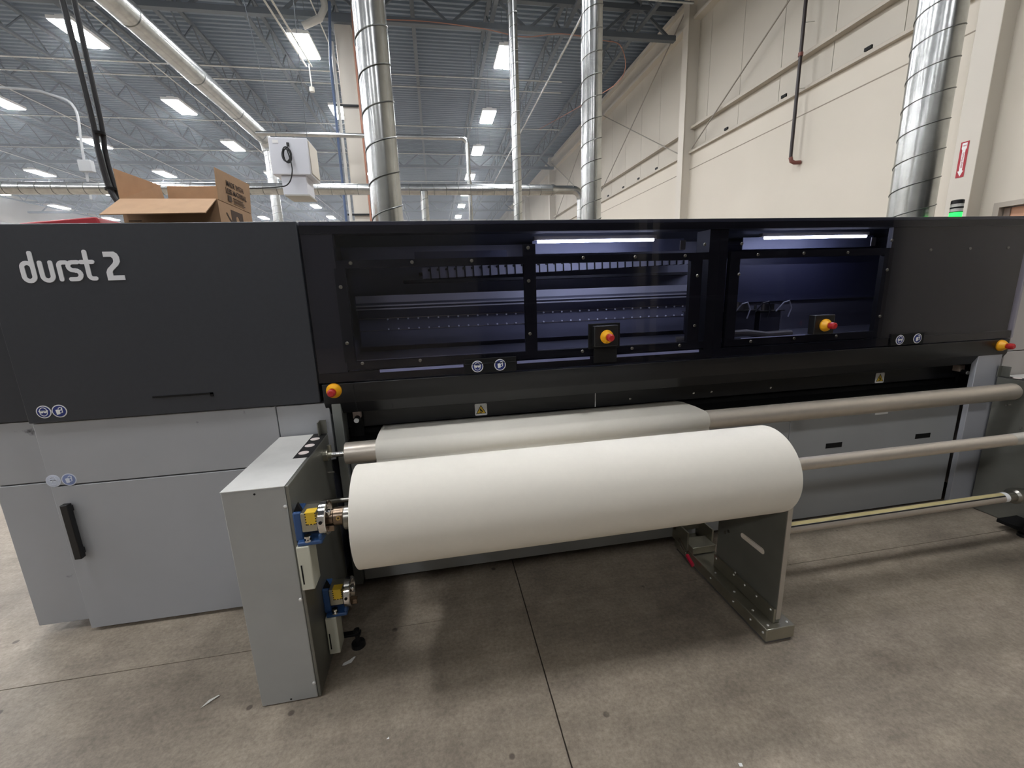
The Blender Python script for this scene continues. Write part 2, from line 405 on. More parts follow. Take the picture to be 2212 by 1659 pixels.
# left black cover : main leaf and the set-back leaf at its left
cv = obj('cover', MB().box(-1.820, -.594, FY, 2.24, 1.096, 1.938), BLACKC, P, .004)
obj('cover', MB().box(-2.60, -1.822, FY+.042, 2.26, 1.10, 1.936), BLACKC, P, .004)
obj('grip_slot', MB().box(-1.312, -1.06, FY-.004, FY, 1.176, 1.184).box(-1.072, -1.06, FY-.004, FY, 1.166, 1.184), BLACKM, cv)
# grey lower fronts
GY = 2.165
obj('drawer_front', MB().box(-1.820, -.808, GY, 2.24, .790, 1.092), GREY, P, .003)
obj('drawer_front', MB().box(-2.07, -1.822, GY+.04, 2.25, .800, 1.096), GREY, P, .003)
dr = obj('door', MB().box(-1.820, -.600, GY, 2.24, .018, .784), GREY, P, .003)
obj('handle', MB().box(-1.775, -1.745, GY-.040, GY-.012, .425, .705).box(-1.77, -1.75, GY-.014, GY, .44, .47).box(-1.77, -1.75, GY-.014, GY, .66, .69), BLACKP, dr, .003)
obj('door', MB().box(-2.07, -1.822, GY+.04, 2.25, .045, .794), GREY, P, .003)
obj('filler_panel', MB().box(-.804, -.560, GY, 2.24, .79, 1.090), GREY, P, .003)
# logo
ft = FRONT(FY)
lo = MB(); hw = .0085
def L_(pts, r=True): stroke(lo, pts, hw, ft, 0, .003, r)
L_([(-1.645, 1.822), (-1.645, 1.729)]); L_(arc(-1.664, 1.729, .019, 0, -180, 10)+arc(-1.664, 1.764, .019, 180, 0, 10))
L_([(-1.617, 1.783), (-1.617, 1.729)]+arc(-1.598, 1.729, .019, 180, 360, 10)+[(-1.579, 1.783)])
L_([(-1.550, 1.713), (-1.550, 1.768)]+arc(-1.536, 1.768, .014, 180, 90, 6)+[(-1.524, 1.782)])
L_([(-1.481, 1.782), (-1.500, 1.782)]+arc(-1.500, 1.7655, .0165, 90, 270, 8)+[(-1.495, 1.749)]+arc(-1.494, 1.7305, .0175, 90, -90, 8)+[(-1.515, 1.713)])
L_([(-1.4465, 1.823), (-1.4465, 1.728)]+arc(-1.432, 1.728, .0145, 180, 270, 6)+[(-1.424, 1.7135)]); L_([(-1.467, 1.782), (-1.425, 1.782)])
two = [(-1.379, 1.822), (-1.379, 1.801), (-1.352, 1.801), (-1.345, 1.794), (-1.345, 1.783), (-1.349, 1.775), (-1.373, 1.752), (-1.380, 1.738), (-1.380, 1.704),
       (-1.315, 1.704), (-1.315, 1.724), (-1.357, 1.724), (-1.357, 1.738), (-1.353, 1.745), (-1.329, 1.767), (-1.321, 1.780), (-1.321, 1.800), (-1.327, 1.814), (-1.338, 1.822)]
lo.prism(two, [], ft, 0, .003)
obj('lettering', lo, LOGO, P)

# stickers ---------------------------------------------------------
def sticker(x, z, y, r, kind, faded=False):
    ink = mat('faded_blue', (120, 134, 176), .55) if faded else NAVY
    wt = FADED if faded else WHITE
    if faded and kind == 0: ink = mat('rubbed_blue', (196, 203, 218), .55)
    f = FRONT(y); s = obj('sticker', MB().prism(circle(x, z, r, 32), [], f, 0, .0012), wt, P)
    obj('disc', MB().prism(circle(x, z, r*.86, 32), [], f, .0012, .0020), ink, s)
    g = MB()
    if kind == 0:
        g.prism(circle(x, z+r*.02, r*.56, 24, r*.70), [circle(x, z+r*.02, r*.47, 24, r*.60)], f, .002, .0027)
        g.prism(circle(x-r*.24, z+r*.02, r*.22, 14), [], f, .002, .003); g.prism(circle(x+r*.24, z+r*.02, r*.22, 14), [], f, .002, .003)
        g.prism([(x-r*.62, z+r*.10), (x+r*.62, z+r*.10), (x+r*.62, z+r*.22), (x-r*.62, z+r*.22)], [], f, .002, .003)
    else:
        g.prism([(x-r*.38, z-r*.55), (x+r*.08, z-r*.45), (x+r*.10, z+r*.20), (x-r*.05, z+r*.30), (x-r*.44, z+r*.22)], [], f, .002, .003)
        stroke(g, [(x+r*.1, z+r*.1), (x+r*.28, z+r*.2)], r*.06, f, .002, .003)
        stroke(g, [(x-r*.02, z+r*.45), (x+r*.18, z+r*.60), (x+r*.42, z+r*.52), (x+r*.42, z-r*.22), (x+r*.15, z-r*.28)], r*.05, f, .002, .003)
    obj('pictogram', g, wt, s)
sticker(-1.750, 1.147, FY, .029, 0); sticker(-1.690, 1.146, FY, .029, 1)
sticker(-1.801, .815, GY, .030, 0, True); sticker(-1.738, .815, GY, .030, 1, True)

# windows ----------------------------------------------------------
def bolt_mesh():
    return mesh_from(MB().lathe((0, 0, 0), (0, -1, 0), [(0, .0085), (.003, .0085), (.006, .006)], 14), mat('bolt_steel', (120, 118, 112), .35, 1.0), 'bolt')
bm_ = bolt_mesh()
brm = mesh_from(MB().lathe((0, 0, 0), (0, -1, 0), [(0, .0075), (.003, .007), (.005, .003)], 14), CHROME, 'bolt')
g1 = obj('window_pane', MB().box(-.588, 1.5155, FY, FY+.006, 1.190, 1.934), GLASS, P, smooth=False)
g2 = obj('window_pane', MB().box(1.5195, 3.672, FY, FY+.006, 1.190, 1.934), GLASS, P, smooth=False)
for x, z in [(-.38, 1.752), (-.10, 1.75), (.185, 1.75), (-.436, 1.645), (-.437, 1.38), (-.099, 1.275), (.468, 1.806), (.467, 1.646), (.467, 1.38), (.754, 1.752), (1.037, 1.75), (1.32, 1.75), (1.43, 1.806), (1.398, 1.645), (1.398, 1.377), (.75, 1.272), (1.032, 1.272), (1.314, 1.272), (-.377, 1.278)]:
    inst('bolt', bm_, (x, FY, z), g1)
for x, z in [(1.755, 1.747), (2.043, 1.749), (2.331, 1.748), (2.618, 1.809), (2.904, 1.75), (3.192, 1.753), (3.48, 1.753), (2.617, 1.644), (2.614, 1.375), (2.326, 1.271), (2.04, 1.272), (1.756, 1.27), (1.651, 1.806), (1.648, 1.645)]:
    inst('bolt', bm_, (x, FY, z), g2)
def fr(*a): return MB().box(*a)
F0, F1 = FY+.012, FY+.040
wf = fr(-.45, 1.47, F0, F1, 1.730, 1.766); wf.box(.448, .508, F0, F1, 1.285, 1.73); wf.box(.448, .508, F0, F1, 1.766, 1.825)
wf.box(1.365, 1.433, F0, F1, 1.285, 1.73); wf.box(-.45, 1.47, F0, F1, 1.246, 1.285); wf.box(-.46, -.41, F0, F1, 1.285, 1.73)
obj('window_frame', wf, BLACKM, P)
wf = fr(1.60, 2.66, F0, F1, 1.730, 1.768); wf.box(1.60, 1.66, F0, F1, 1.285, 1.73); wf.box(2.60, 2.66, F0, F1, 1.285, 1.73); wf.box(1.60, 2.66, F0, F1, 1.246, 1.285)
obj('window_frame', wf, BLACKM, P)
obj('header', MB().box(-.588, 3.67, F0, F1+.06, 1.885, 1.920), BLACKM, P)
obj('sill', MB().box(-.588, 3.67, F0, F1, 1.190, 1.236), BLACKM, P)
obj('pillar', MB().box(1.475, 1.585, F0+.01, F1+.10, 1.236, 1.885), BLACKM, P)
obj('blank_panel', MB().box(2.662, 3.668, F0+.02, F1+.02, 1.19, 1.905), mat('blank_black', (8, 8, 8), .55), P)
obj('blank_panel', MB().box(-.588, -.452, F0+.005, F1+.03, 1.236, 1.885), mat('blank_grey', (26, 26, 26), .55), P)
# slim light rails behind the sill
for x0, x1 in ((.395, .795), (.945, 1.44), (-.30, .115)):
    obj('edge_strip', MB().box(x0, x1, FY+.0075, FY+.0115, 1.226, 1.240), mat('pale_strip', (196, 202, 222), .35, .3), P)
obj('edge_strip', MB().box(1.70, 2.12, FY+.0075, FY+.0115, 1.286, 1.291), mat('pale_strip', (0, 0, 0)), P)

# interior ----------------------------------------------------------
for x0, x1 in ((.60, 1.318), (2.075, 2.83)):
    lt = obj('work_light', MB().box(x0-.02, x1+.02, 2.49, 2.52, 1.879, 1.90), ALU, P)
    obj('tube', MB().cyl((x0, 2.495, 1.872), (x1, 2.495, 1.872), .009, 12), LEDM, lt)
RFL = mat('reflector_sheet', (78, 82, 100), .45, .1)
obj('reflector', MB().box(.627, 1.675, 2.75, 2.756, 1.824, 1.904), RFL, P)
obj('reflector', MB().box(2.12, 3.186, 2.75, 2.756, 1.824, 1.904), RFL, P)
obj('reflector', MB().box(-.11, .46, 2.75, 2.756, 1.808, 1.852), RFL, P)
obj('lamp_bracket', MB().box(1.50, 1.535, 2.50, 2.506, 1.81, 1.865), ALU, P)
obj('lamp_bracket', MB().box(2.885, 2.92, 2.50, 2.506, 1.81, 1.865), ALU, P)
ch = obj('cable_chain', MB().tube([(-.1+.09*k, 2.95, 1.715+.055*((-.1+.09*k-.1)/1.8)**2+.012) for k in range(22)], .012, 6), BLACKM, P)
lb_ = MB().box(-.024, .024, -.022, .022, -.035, .035); lb_.mi = 1; lb_.box(.024, .032, -.028, .022, -.038, .036).cyl((.020, -.022, .018), (.020, -.028, .018), .008, 8)
lk = mesh_from(lb_, [mat('chain_link', (150, 152, 164), .45), BLACKM], 'link')
for k in range(34):
    x = -.05+.056*k; z = 1.735+.05*((x-.1)/1.8)
    inst('link', lk, (x, 2.92, z), ch, (0, -.03, 0))
obj('tray', MB().box(-.2, 1.9, 2.90, 3.09, 1.672, 1.690), mat('tray_dark', (30, 31, 36), .4), P)
obj('back_sheet', MB().box(-.55, 3.55, 3.07, 3.09, 1.10, 1.90), DARKIN, P)
rl = obj('guide_rail', MB().box(-.5, 3.5, 2.86, 2.95, 1.555, 1.600), mat('rail_steel', (214, 217, 226), .3, .35), P)
obj('guide_rail', MB().box(-.5, 3.5, 2.84, 2.87, 1.532, 1.541).box(-.5, 3.5, 2.83, 2.86, 1.512, 1.520), mat('rail_bright', (240, 242, 248), .2, .4), P)
obj('beam', MB().box(-.5, 3.5, 2.90, 3.06, 1.27, 1.53), mat('beam_dark', (104, 106, 120), .4, .1), P)
obj('beam_edge', MB().box(-.5, 3.5, 2.894, 2.90, 1.452, 1.4555).box(-.5, 3.5, 2.896, 2.90, 1.3755, 1.378), ALU, P)
dm = mesh_from(MB().lathe((0, 0, 0), (0, -1, 0), [(0, .0065), (.004, .0065), (.008, .003)], 8), mat('bolt_pale', (236, 238, 244), .3, .3), 'bolt_head')
for k in range(46):
    x = -.32+.0655*k
    inst('bolt_head', dm, (x, 2.894, 1.447), P); inst('bolt_head', dm, (x, 2.894, 1.383), P)
obj('platen', MB().box(-.5, 3.5, 2.50, 2.88, 1.225, 1.245), mat('platen_alu', (150, 152, 162), .3, .8), P)
obj('platen_edge', MB().box(-.5, 3.5, 2.46, 2.50, 1.232, 1.239), mat('rail_bright', (0, 0, 0)), P)
obj('deck_sheet', MB().box(-.58, 3.58, 2.20, 2.86, 1.085, 1.10), DARKIN, P)
NV = mat('navy_dimmer', (40, 42, 62), .5)  # added dark sheets, dimming the interior behind the right pane and hiding its rails
obj('dimming_panel', MB().box(2.0, 3.55, 2.80, 2.81, 1.46, 1.72), NV, P)
obj('dimming_panel', MB().box(2.1, 3.55, 2.99, 3.0, 1.62, 1.88), NV, P)
obj('dimming_panel', MB().box(2.16, 3.55, 2.82, 2.83, 1.20, 1.46), mat('dark_dimmer', (66, 66, 74), .5), P)
# carriage parts seen behind the right-hand pane
for k, (x0, x1, z0, z1) in enumerate([(1.72, 1.90, 1.345, 1.44), (2.00, 2.16, 1.335, 1.44), (2.20, 2.36, 1.335, 1.43)]):
    hd = obj('carriage_block', MB().box(x0, x1, 2.62, 2.78, z0-.08, z1-.03), mat('carriage_dark', (48, 48, 54), .35), P, .004)
    obj('plate', MB().box(x0-.01, x1+.02, 2.61, 2.79, z1-.03, z1-.024), STEEL, hd)
    obj('valve', MB().cyl((x0+.05, 2.66, z1-.024), (x0+.05, 2.66, z1+.03), .014, 12).box(x0+.08, x0+.12, 2.64, 2.7, z1-.024, z1+.02).cyl((x0+.02, 2.7, z1-.02), (x0+.02, 2.7, z1+.012), .008, 8), STEEL, hd)
for k in range(5):
    x = 1.66+.16*k
    obj('hose', MB().tube([(x, 2.60, 1.40), (x+.03, 2.57, 1.46), (x+.08, 2.58, 1.47), (x+.12, 2.60, 1.42), (x+.10, 2.60, 1.36)], .005, 6), [mat('clear_hose', (170, 172, 180), .3), CABLE][k % 2], P)
obj('hose_guard', MB().tube([(1.50, 2.5, 1.255), (1.62, 2.45, 1.262), (1.80, 2.43, 1.285), (1.95, 2.43, 1.285), (2.1, 2.44, 1.262), (2.3, 2.46, 1.262)], .022, 10), mat('braided_hose', (96, 92, 84), .5), P)
obj('gas_strut', MB().cyl((1.475, 2.30, 1.66), (1.50, 2.34, 1.33), .014, 12).cyl((1.50, 2.34, 1.33), (1.508, 2.35, 1.26), .006, 8), mat('strut_dark', (48, 50, 60), .3, .6), P)
obj('valve', MB().box(1.51, 1.57, 2.35, 2.38, 1.318, 1.334), YELLOWL, P)

# lower lip below the panes
lp = MB(); prof = [(FY, 1.184), (FY, 1.090), (FY+.004, 1.083), (FY+.035, 1.026), (2.30, 1.022), (2.30, 1.184)]
for (xa, xb) in ((-.578, -.43), (-.43, 3.655)):
    v = [(x, y, z) for x in (xa, xb) for y, z in prof]; k = len(prof)
    lp.add(v, [tuple(range(k)), tuple(range(2*k-1, k-1, -1))]+[(i, (i+1) % k, k+(i+1) % k, k+i) for i in range(k)])
lip = obj('front_lip', lp, mat('lip_black', (13, 14, 17), .36), P, .002)
# recessed dark fascia
rp = obj('fascia', MB().box(-.50, .880, 2.30, 2.32, .912, 1.022), mat('fascia_black', (20, 21, 23), .4), P, .002)
obj('fascia', MB().box(.8835, 3.62, 2.30, 2.32, .912, 1.022), mat('fascia_black', (20, 21, 23), .4), P, .002)
obj('fascia_joint', MB().box(.8795, .884, 2.299, 2.303, .914, 1.012), WHITE, P)
obj('slot', MB().box(-.55, 3.64, 2.335, 2.36, .86, .895).box(-.55, 3.64, 2.21, 2.36, .855, .865), BLACKM, P)
for x, z in ((1.10, .945), (1.515, .948), (1.635, .947), (2.05, .943)): inst('bolt', brm, (x, 2.30, z), rp)
def knob(x, z):
    k = obj('pressure_knob', MB().box(x-.018, x+.022, 2.255, 2.30, z-.012, z+.03), mat('knob_block', (176, 160, 150), .5), P, .002)
    obj('dial', MB().lathe((x+.004, 2.26, z-.012), (x+.004, 2.2, z-.018), [(0, .016), (.03, .016), (.034, .012)], 18), BLACKP, k)
    obj('cap', MB().cyl((x+.004, 2.226, z-.015), (x+.004, 2.220, z-.0155), .0125, 16), WHITE, k)
knob(-.455, .985); knob(3.475, .972)
obj('side_block', MB().box(-.502, -.43, 2.285, 2.30, .80, 1.02), BLACKM, P)
obj('side_block', MB().box(3.50, 3.60, 2.285, 2.30, .86, 1.02), BLACKM, P)
# grey lower skirt
sk = obj('skirt', MB().box(-.50, 2.125, 2.20, 2.23, .052, .86), GREYR, P, .002)
sk2 = obj('skirt', MB().box(2.129, 3.43, 2.20, 2.23, .052, .86), GREYR, P, .002)
obj('vent_slot', MB().box(2.409, 2.531, 2.199, 2.203, .535, .568), BLACKM, sk2)
obj('vent_slot', MB().box(3.106, 3.228, 2.199, 2.203, .533, .566), BLACKM, sk2)
obj('skirt_label', MB().box(2.753, 2.852, 2.199, 2.201, .731, .743), WHITE, sk2)
obj('corner_post', MB().box(3.432, 3.628, FY+.004, 2.185, .052, 1.088), mat('post_grey', (166, 168, 174), .4, .1), P, .003)
obj('corner_post', MB().box(-.547, -.503, FY+.004, 2.26, .06, 1.093), mat('alu_post', (140, 144, 142), .35, .7), P, .003)
ff = mesh_from(MB().lathe((0, 0, 0), (0, 0, 1), [(0, .04), (.015, .04), (.025, .012), (.12, .012)], 16), BLACKP, 'foot')
for x in (-1.7, -.7, .6, 2.0, 3.4): inst('foot', ff, (x, 2.45, 0), P)

# emergency stops ----------------------------------------------------
def estop(x, z, y, boxed):
    if boxed:
        e = obj('emergency_stop', MB().box(x-.066, x+.066, y-.045, y, z-.052, z+.058), BLACKP, P, .004)
        if boxed == 2: obj('bracket', MB().box(x-.085, x+.09, y-.012, y, z-.065, z+.068).box(x-.055, x+.075, y-.012, y, 1.205, z-.06), BLACKM, e, .002)
        y -= .045
    else:
        e = obj('emergency_stop', MB().cyl((x, y, z), (x, y-.004, z), .037, 28), mat('estop_base', (196, 140, 30), .4), P)
    obj('collar', MB().lathe((x, y, z), (x, y-1, z), [(0, .034), (.006, .036), (.014, .034), (.030, .0215), (.034, .020)], 28), YELLOW, e)
    obj('knob', MB().lathe((x, y-.034, z), (x, y-1, z), [(0, .016), (.008, .017), (.012, .020), (.030, .0185), (.036, .012)], 28), RED, e)
estop(-.524, 1.152, FY, 0); estop(.866, 1.348, FY, 2); estop(2.19, 1.345, FY, 1); estop(3.585, 1.144, FY, 0)
# sticker plates on the panes
sp = obj('sticker_plate', MB().box(.118, .388, FY-.010, FY, 1.192, 1.268).box(.118, .388, FY-.014, FY-.010, 1.240, 1.244), BLACKM, P, .002)
sticker(.185, 1.228, FY-.010, .030, 0); sticker(.302, 1.229, FY-.010, .030, 1)
obj('sticker_plate', MB().box(2.715, 2.955, FY-.010, FY, 1.192, 1.262), BLACKM, P, .002)
sticker(2.776, 1.225, FY-.010, .030, 0); sticker(2.905, 1.227, FY-.010, .030, 1)
def warn(x, z, y):
    f = FRONT(y); h = .034
    w_ = obj('warning_plate', MB().prism(arc(x+h-.006, z+h-.006, .006, 0, 90, 4)+arc(x-h+.006, z+h-.006, .006, 90, 180, 4)+arc(x-h+.006, z-h+.006, .006, 180, 270, 4)+arc(x+h-.006, z-h+.006, .006, 270, 360, 4), [], f, 0, .002), WHITE, P)
    obj('triangle', MB().prism([(x-.029, z-.024), (x+.029, z-.024), (x, z+.027)], [], f, .002, .0026), INKB, w_)
    obj('field', MB().prism([(x-.0235, z-.0205), (x+.0235, z-.0205), (x, z+.021)], [], f, .0026, .0032), YELLOWL, w_)
    g = MB(); g.prism([(x-.007, z+.006), (x-.003, z+.007), (x+.004, z-.004), (x+.012, z-.010), (x+.010, z-.014), (x+.004, z-.012), (x-.004, z-.008)], [], f, .0032, .0036)
    stroke(g, [(x-.009, z-.016), (x+.004, z-.017)], .0012, f, .0032, .0036); g.prism(circle(x, z-.015, .006, 16), [circle(x, z-.015, .0048, 16)], f, .0032, .0036)
    obj('hand_mark', g, INKB, w_)
    sm_ = mesh_from(MB().cyl((0, 0, 0), (0, -.001, 0), .0016, 8), GREYS, 'rivet')
    for a in (-1, 1):
        for b in (-1, 1): inst('rivet', sm_, (x+a*.028, y-.002, z+b*.029), w_)
warn(.206, .954, 2.30); warn(2.87, .950, 2.30)

# right-hand service cabinet beyond the black front
S2 = thing('service_cabinet', 'light grey service cabinet beyond the printer right end', 'cabinet', (4.3, 2.8, 0))
SC = mat('service_grey', (188, 183, 178), .5)
obj('body', MB().box(3.68, 5.2, 2.20, 3.5, .08, 1.93), SC, S2, .004)
obj('upper_panel', MB().box(3.684, 5.2, 2.165, 2.20, 1.100, 1.93), SC, S2, .003)
obj('lower_panel', MB().box(3.660, 5.2, 2.165, 2.20, .12, 1.095), SC, S2, .003)
obj('plinth', MB().box(3.75, 5.1, 2.4, 3.4, 0, .08), BLACKM, S2)

# ================================================================== ROLL STANDS
def chuck(parent, x, sgn, y, z, ext=0.0, hub=True):
    X = lambda d: x+sgn*d
    def bx(d0, d1, y0, y1, z0, z1): a, b = sorted((X(d0), X(d1))); return MB().box(a, b, y0, y1, z0, z1)
    c = obj('chuck', bx(0, .030, y-.030, y+.050, z-.072, z+.046), BLUE, parent, .006)
    sh = bx(.010, .098, y-.052, y+.040, z-.080, z-.064); a, b = sorted((X(.086), X(.098))); sh.box(a, b, y-.052, y+.040, z-.064, z-.040)
    obj('cradle', sh, BLUE, c, .005)
    obj('block', bx(.030, .086, y-.038, y+.038, z-.032, z+.044), ZINC, c, .003)
    obj('pointer', MB().prism([(X(.004), z+.046), (X(.032), z+.046), (X(.020), z+.078)], [], FRONT(y-.02), -.015, 0), BLACKM, c)
    a, b = sorted((X(.046), X(.084)))
    lb = obj('caution_label', MB().box(a, b, y-.0392, y-.038, z-.004, z+.044).box(a, b, y-.039, y-.004, z+.044, z+.0452), YELLOWL, c)
    dk = MB()
    for k in range(5):
        zz = z-.004+k*.0105; a, b = sorted((X(.046), X(.0495))); dk.box(a, b, y-.040, y-.0385, zz, zz+.005); a, b = sorted((X(.0805), X(.084))); dk.box(a, b, y-.040, y-.0385, zz, zz+.005)
    for k in range(3):
        a, b = sorted((X(.050+k*.0115), X(.056+k*.0115))); dk.box(a, b, y-.040, y-.0385, z-.004, z-.0005)
    obj('dashes', dk, INKB, lb)
    obj('wheel', MB().lathe((X(.090), y, z), (X(1), y, z), [(0, .02), (0, .060), (.004, .064), (.026, .064), (.029, .061), (.029, .053), (.014, .048), (.012, .02)], 40), CHROME, c)
    obj('socket', MB().cyl((X(.104), y-.062, z+.012), (X(.104), y-.0648, z+.0125), .0065, 12), BLACKM, c)
    obj('jaw', bx(.104, .140, y-.030, y-.004, z-.046, z-.022), BRONZE, c, .003)
    obj('jaw', bx(.104, .134, y-.032, y-.008, z+.018, z+.040), CHROME, c, .006)
    if hub: obj('hub', MB().lathe((X(.118), y, z), (X(1), y, z), [(-.014, .030), (.018, .030), (.022, .034), (.060+ext, .034)], 28), BRONZE, c)
    if hub: obj('screw_ring', MB().lathe((X(.160), y-.033, z+.008), (X(.160), y-.037, z+.009), [(0, .0085), (.004, .0085), (.004, .004)], 14, False), mat('brass', (226, 190, 120), .25, 1.0), c)
    obj('bolt', MB().lathe((X(.048), y-.044, z-.064), (X(.048), y-.044, z+1), [(0, .013), (.006, .013), (.006, .008), (.016, .008), (.016, .013), (.022, .012)], 16), CHROME, c)
    b2 = obj('cable_box', bx(.004, .050, y-.055, y+.025, z-.262, z-.080), mat('box_grey', (196, 196, 180), .45), parent, .004)
    obj('slot', bx(.012, .017, y-.0562, y-.054, z-.235, z-.155), BLACKM, b2)
    return c
def stand(x_in, sgn, label, xo):
    x0, x1 = sorted((x_in+sgn*.013, xo))
    S = thing('roll_stand', label, 'roll stand', ((x_in+xo)/2, 1.85, 0), 'sheet-metal roll stands in front of the printer')
    zt = .935
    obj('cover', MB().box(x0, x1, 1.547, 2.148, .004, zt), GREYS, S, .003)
    obj('lit_top_sheet', MB().box(x0-.001, x1+.001, 1.546, 2.149, zt, zt+.0035), mat('lit_top_sheet', (206, 205, 200), .45, 0, .06, 9), S, .001)  # top given a paler grey than the cover, standing in for light on it
    a, b = sorted((x_in, x_in+sgn*.012))
    obj('side_plate', MB().box(a, b, 1.549, 2.14, .004, zt+.001), STEELD, S, .002)
    a, b = sorted((x_in+sgn*.004, x_in+sgn*.068))
    st = obj('label_strip', MB().box(a, b, 1.825, 2.15, zt+.0035, zt+.0045), INKB, S)
    for y in (1.883, 1.975, 2.065):
        obj('white_dot', MB().prism(circle(x_in+sgn*.040, y, .021, 28), [], lambda u, v, d: (u, v, zt+.0045+d), 0, .001), mat('dot', (235, 222, 216), .5), st)
    sm_ = mesh_from(MB().lathe((0, 0, 0), (0, -1, 0), [(0, .007), (.003, .007), (.0055, .0035)], 14), CHROME, 'screw')
    for z in (.858, .466, .076): inst('screw', sm_, (x_in+sgn*.019, 1.547, z), S).data.materials[0] = mat('screw_pale', (216, 216, 214), .3, .5)
    hm_ = mesh_from(MB().cyl((0, 0, 0), (0, -.0008, 0), .004, 10), BLACKM, 'hole')
    for z in (.918, .016): inst('hole', hm_, (x_in+sgn*.115, 1.547, z), S)
    chuck(S, x_in, -sgn, 1.57, .785); chuck(S, x_in, -sgn, 1.755, .318, .0, sgn > 0)
    obj('bearing', MB().lathe((x_in, 2.03, .866), (x_in-sgn*1, 2.03, .866), [(0, .028), (.020, .028), (.020, .017), (.036, .017)], 20).cyl((x_in-sgn*.028, 2.03, .880), (x_in-sgn*.028, 2.03, .915), .010, 12), ZINC, S)
    obj('stop_screw', MB().cyl((x_in, 2.05, .77), (x_in-sgn*.03, 2.05, .77), .005, 8), CHROME, S)
    obj('stop_screw', MB().cyl((x_in, 1.97, .64), (x_in-sgn*.012, 1.97, .64), .006, 8), CHROME, S)
    if sgn > 0: obj('foot_bar', MB().box(min(x_in, x_in-sgn*.16), max(x_in, x_in-sgn*.16), 1.76, 1.90, .045, .07), BLACKM, S, .003)
    if sgn < 0: obj('foot_bar', MB().box(x_in, x_in+.122, 1.776, 1.804, .062, .074), BLACKM, S, .002)
    obj('levelling_foot', MB().lathe((x_in-sgn*.105, 1.79, 0), (x_in-sgn*.105, 1.79, 1), [(0, .032), (.018, .030), (.024, .010), (.075, .010), (.075, .014), (.088, .013)], 18), BLACKP, S)
    obj('rear_bracket', MB().box(min(x_in+sgn*.002, x_in+sgn*.034), max(x_in+sgn*.002, x_in+sgn*.034), 2.142, 2.146, zt+.004, zt+.074).box(min(x_in+sgn*.030, x_in+sgn*.034), max(x_in+sgn*.030, x_in+sgn*.034), 2.10, 2.142, zt+.005, zt+.072), STEELD, S)
    return S
stand(-.577, -1, 'grey sheet-metal roll stand left of the white paper roll', -.802)
stand(3.60, 1, 'grey sheet-metal roll stand at the far right edge', 3.83)

# back roller seen between chuck and roll
t = thing('rear_roller', 'bare brown steel roller behind the paper roll core', 'roller', (.4, 1.93, .67))
obj('tube', MB().cyl((-.40, 1.93, .675), (1.30, 1.93, .675), .034, 28), BRONZE, t)
obj('axle', MB().cyl((-.577, 1.93, .675), (-.40, 1.93, .675), .012, 14).cyl((1.30, 1.93, .675), (1.42, 1.93, .675), .012, 14), STEEL, t)

# ================================================================== SUPPORT PLATE
S = thing('roll_support', 'stainless support plate on a floor rail under the roll right end', 'roll support', (1.425, 1.7, 0))
obj('floor_rail', MB().box(1.352, 1.497, 1.400, 2.16, .016, .078), ZINC, S, .004)
obj('floor_pad', MB().box(1.358, 1.490, 1.410, 2.14, .0, .016), mat('pad_dark', (90, 88, 84), .6), S)
sl = arc(1.675, .372, .014, -90, 90, 8)+arc(1.545, .372, .014, 90, 270, 8)
pl = MB().prism([(1.430, .079), (1.858, .079), (1.858, .86), (1.430, .86)], [sl], lambda u, v, d: (d, u, v), 1.418, 1.440)
obj('plate', pl, STEELD, S, .0015)
obj('slot_rim', MB().prism(arc(1.675, .372, .0138, -90, 90, 8)+arc(1.545, .372, .0138, 90, 270, 8), [arc(1.675, .372, .011, -90, 90, 8)+arc(1.545, .372, .011, 90, 270, 8)], lambda u, v, d: (d, u, v), 1.417, 1.441), mat('slot_edge_lit', (226, 218, 204), .4, .2), S)  # slot walls coloured pale to carry the light falling on them
obj('angle_strip', MB().box(1.408, 1.418, 1.430, 1.860, .079, .150), ZINC, S, .001)
obj('end_strip', MB().box(1.4175, 1.4405, 1.426, 1.430, .10, .86), mat('plate_edge', (196, 192, 184), .35, .8), S)
rs = mesh_from(MB().lathe((0, 0, 0), (-1, 0, 0), [(0, .0055), (.002, .0055), (.0045, .003)], 12), mat('screw_pale', (230, 230, 228), .3, .5), 'screw')
for y, z in ((1.84, .135), (1.70, .135), (1.62, .135), (1.54, .135), (1.45, .135), (1.69, .155)): inst('screw', rs, (1.408, y, z), S)
for y in (1.80, 1.62, 1.50, 1.42): inst('screw', rs, (1.352, y, .050), S)
ru = mesh_from(MB().lathe((0, 0, 0), (0, 0, 1), [(0, .0055), (.002, .0055), (.0045, .003)], 12), mat('screw_pale', (230, 230, 228), .3, .5), 'screw')
for x, y in ((1.378, 1.80), (1.378, 1.65), (1.378, 1.52), (1.378, 1.425), (1.475, 1.425), (1.475, 1.6)): inst('screw', ru, (x, y, .078), S)
ph = mesh_from(MB().lathe((0, 0, 0), (-1, 0, 0), [(0, .009), (.0015, .009), (.0015, .005)], 14), STEEL, 'plug')
for y, z in ((1.83, .40), (1.82, .345), (1.775, .335), (1.80, .315)): inst('plug', ph, (1.418, y, z), S)
hk = obj('dock_bracket', MB().box(1.335, 1.50, 2.02, 2.16, .079, .086).box(1.335, 1.345, 2.0, 2.16, .086, .20).box(1.49, 1.50, 2.0, 2.16, .086, .20).box(1.335, 1.50, 2.12, 2.16, .14, .21).box(1.345, 1.49, 1.96, 2.06, .086, .128), ZINC, S, .002)
cl = obj('toggle_clamp', MB().bar((1.338, 2.08, .115), (1.335, 2.00, .075), .016, .020).bar((1.330, 2.06, .085), (1.330, 1.98, .055), .008, .014), CHROME, S)
obj('grip', MB().bar((1.332, 1.995, .066), (1.330, 1.925, .040), .016, .020), mat('red_grip', (190, 30, 60), .4), cl, .004)
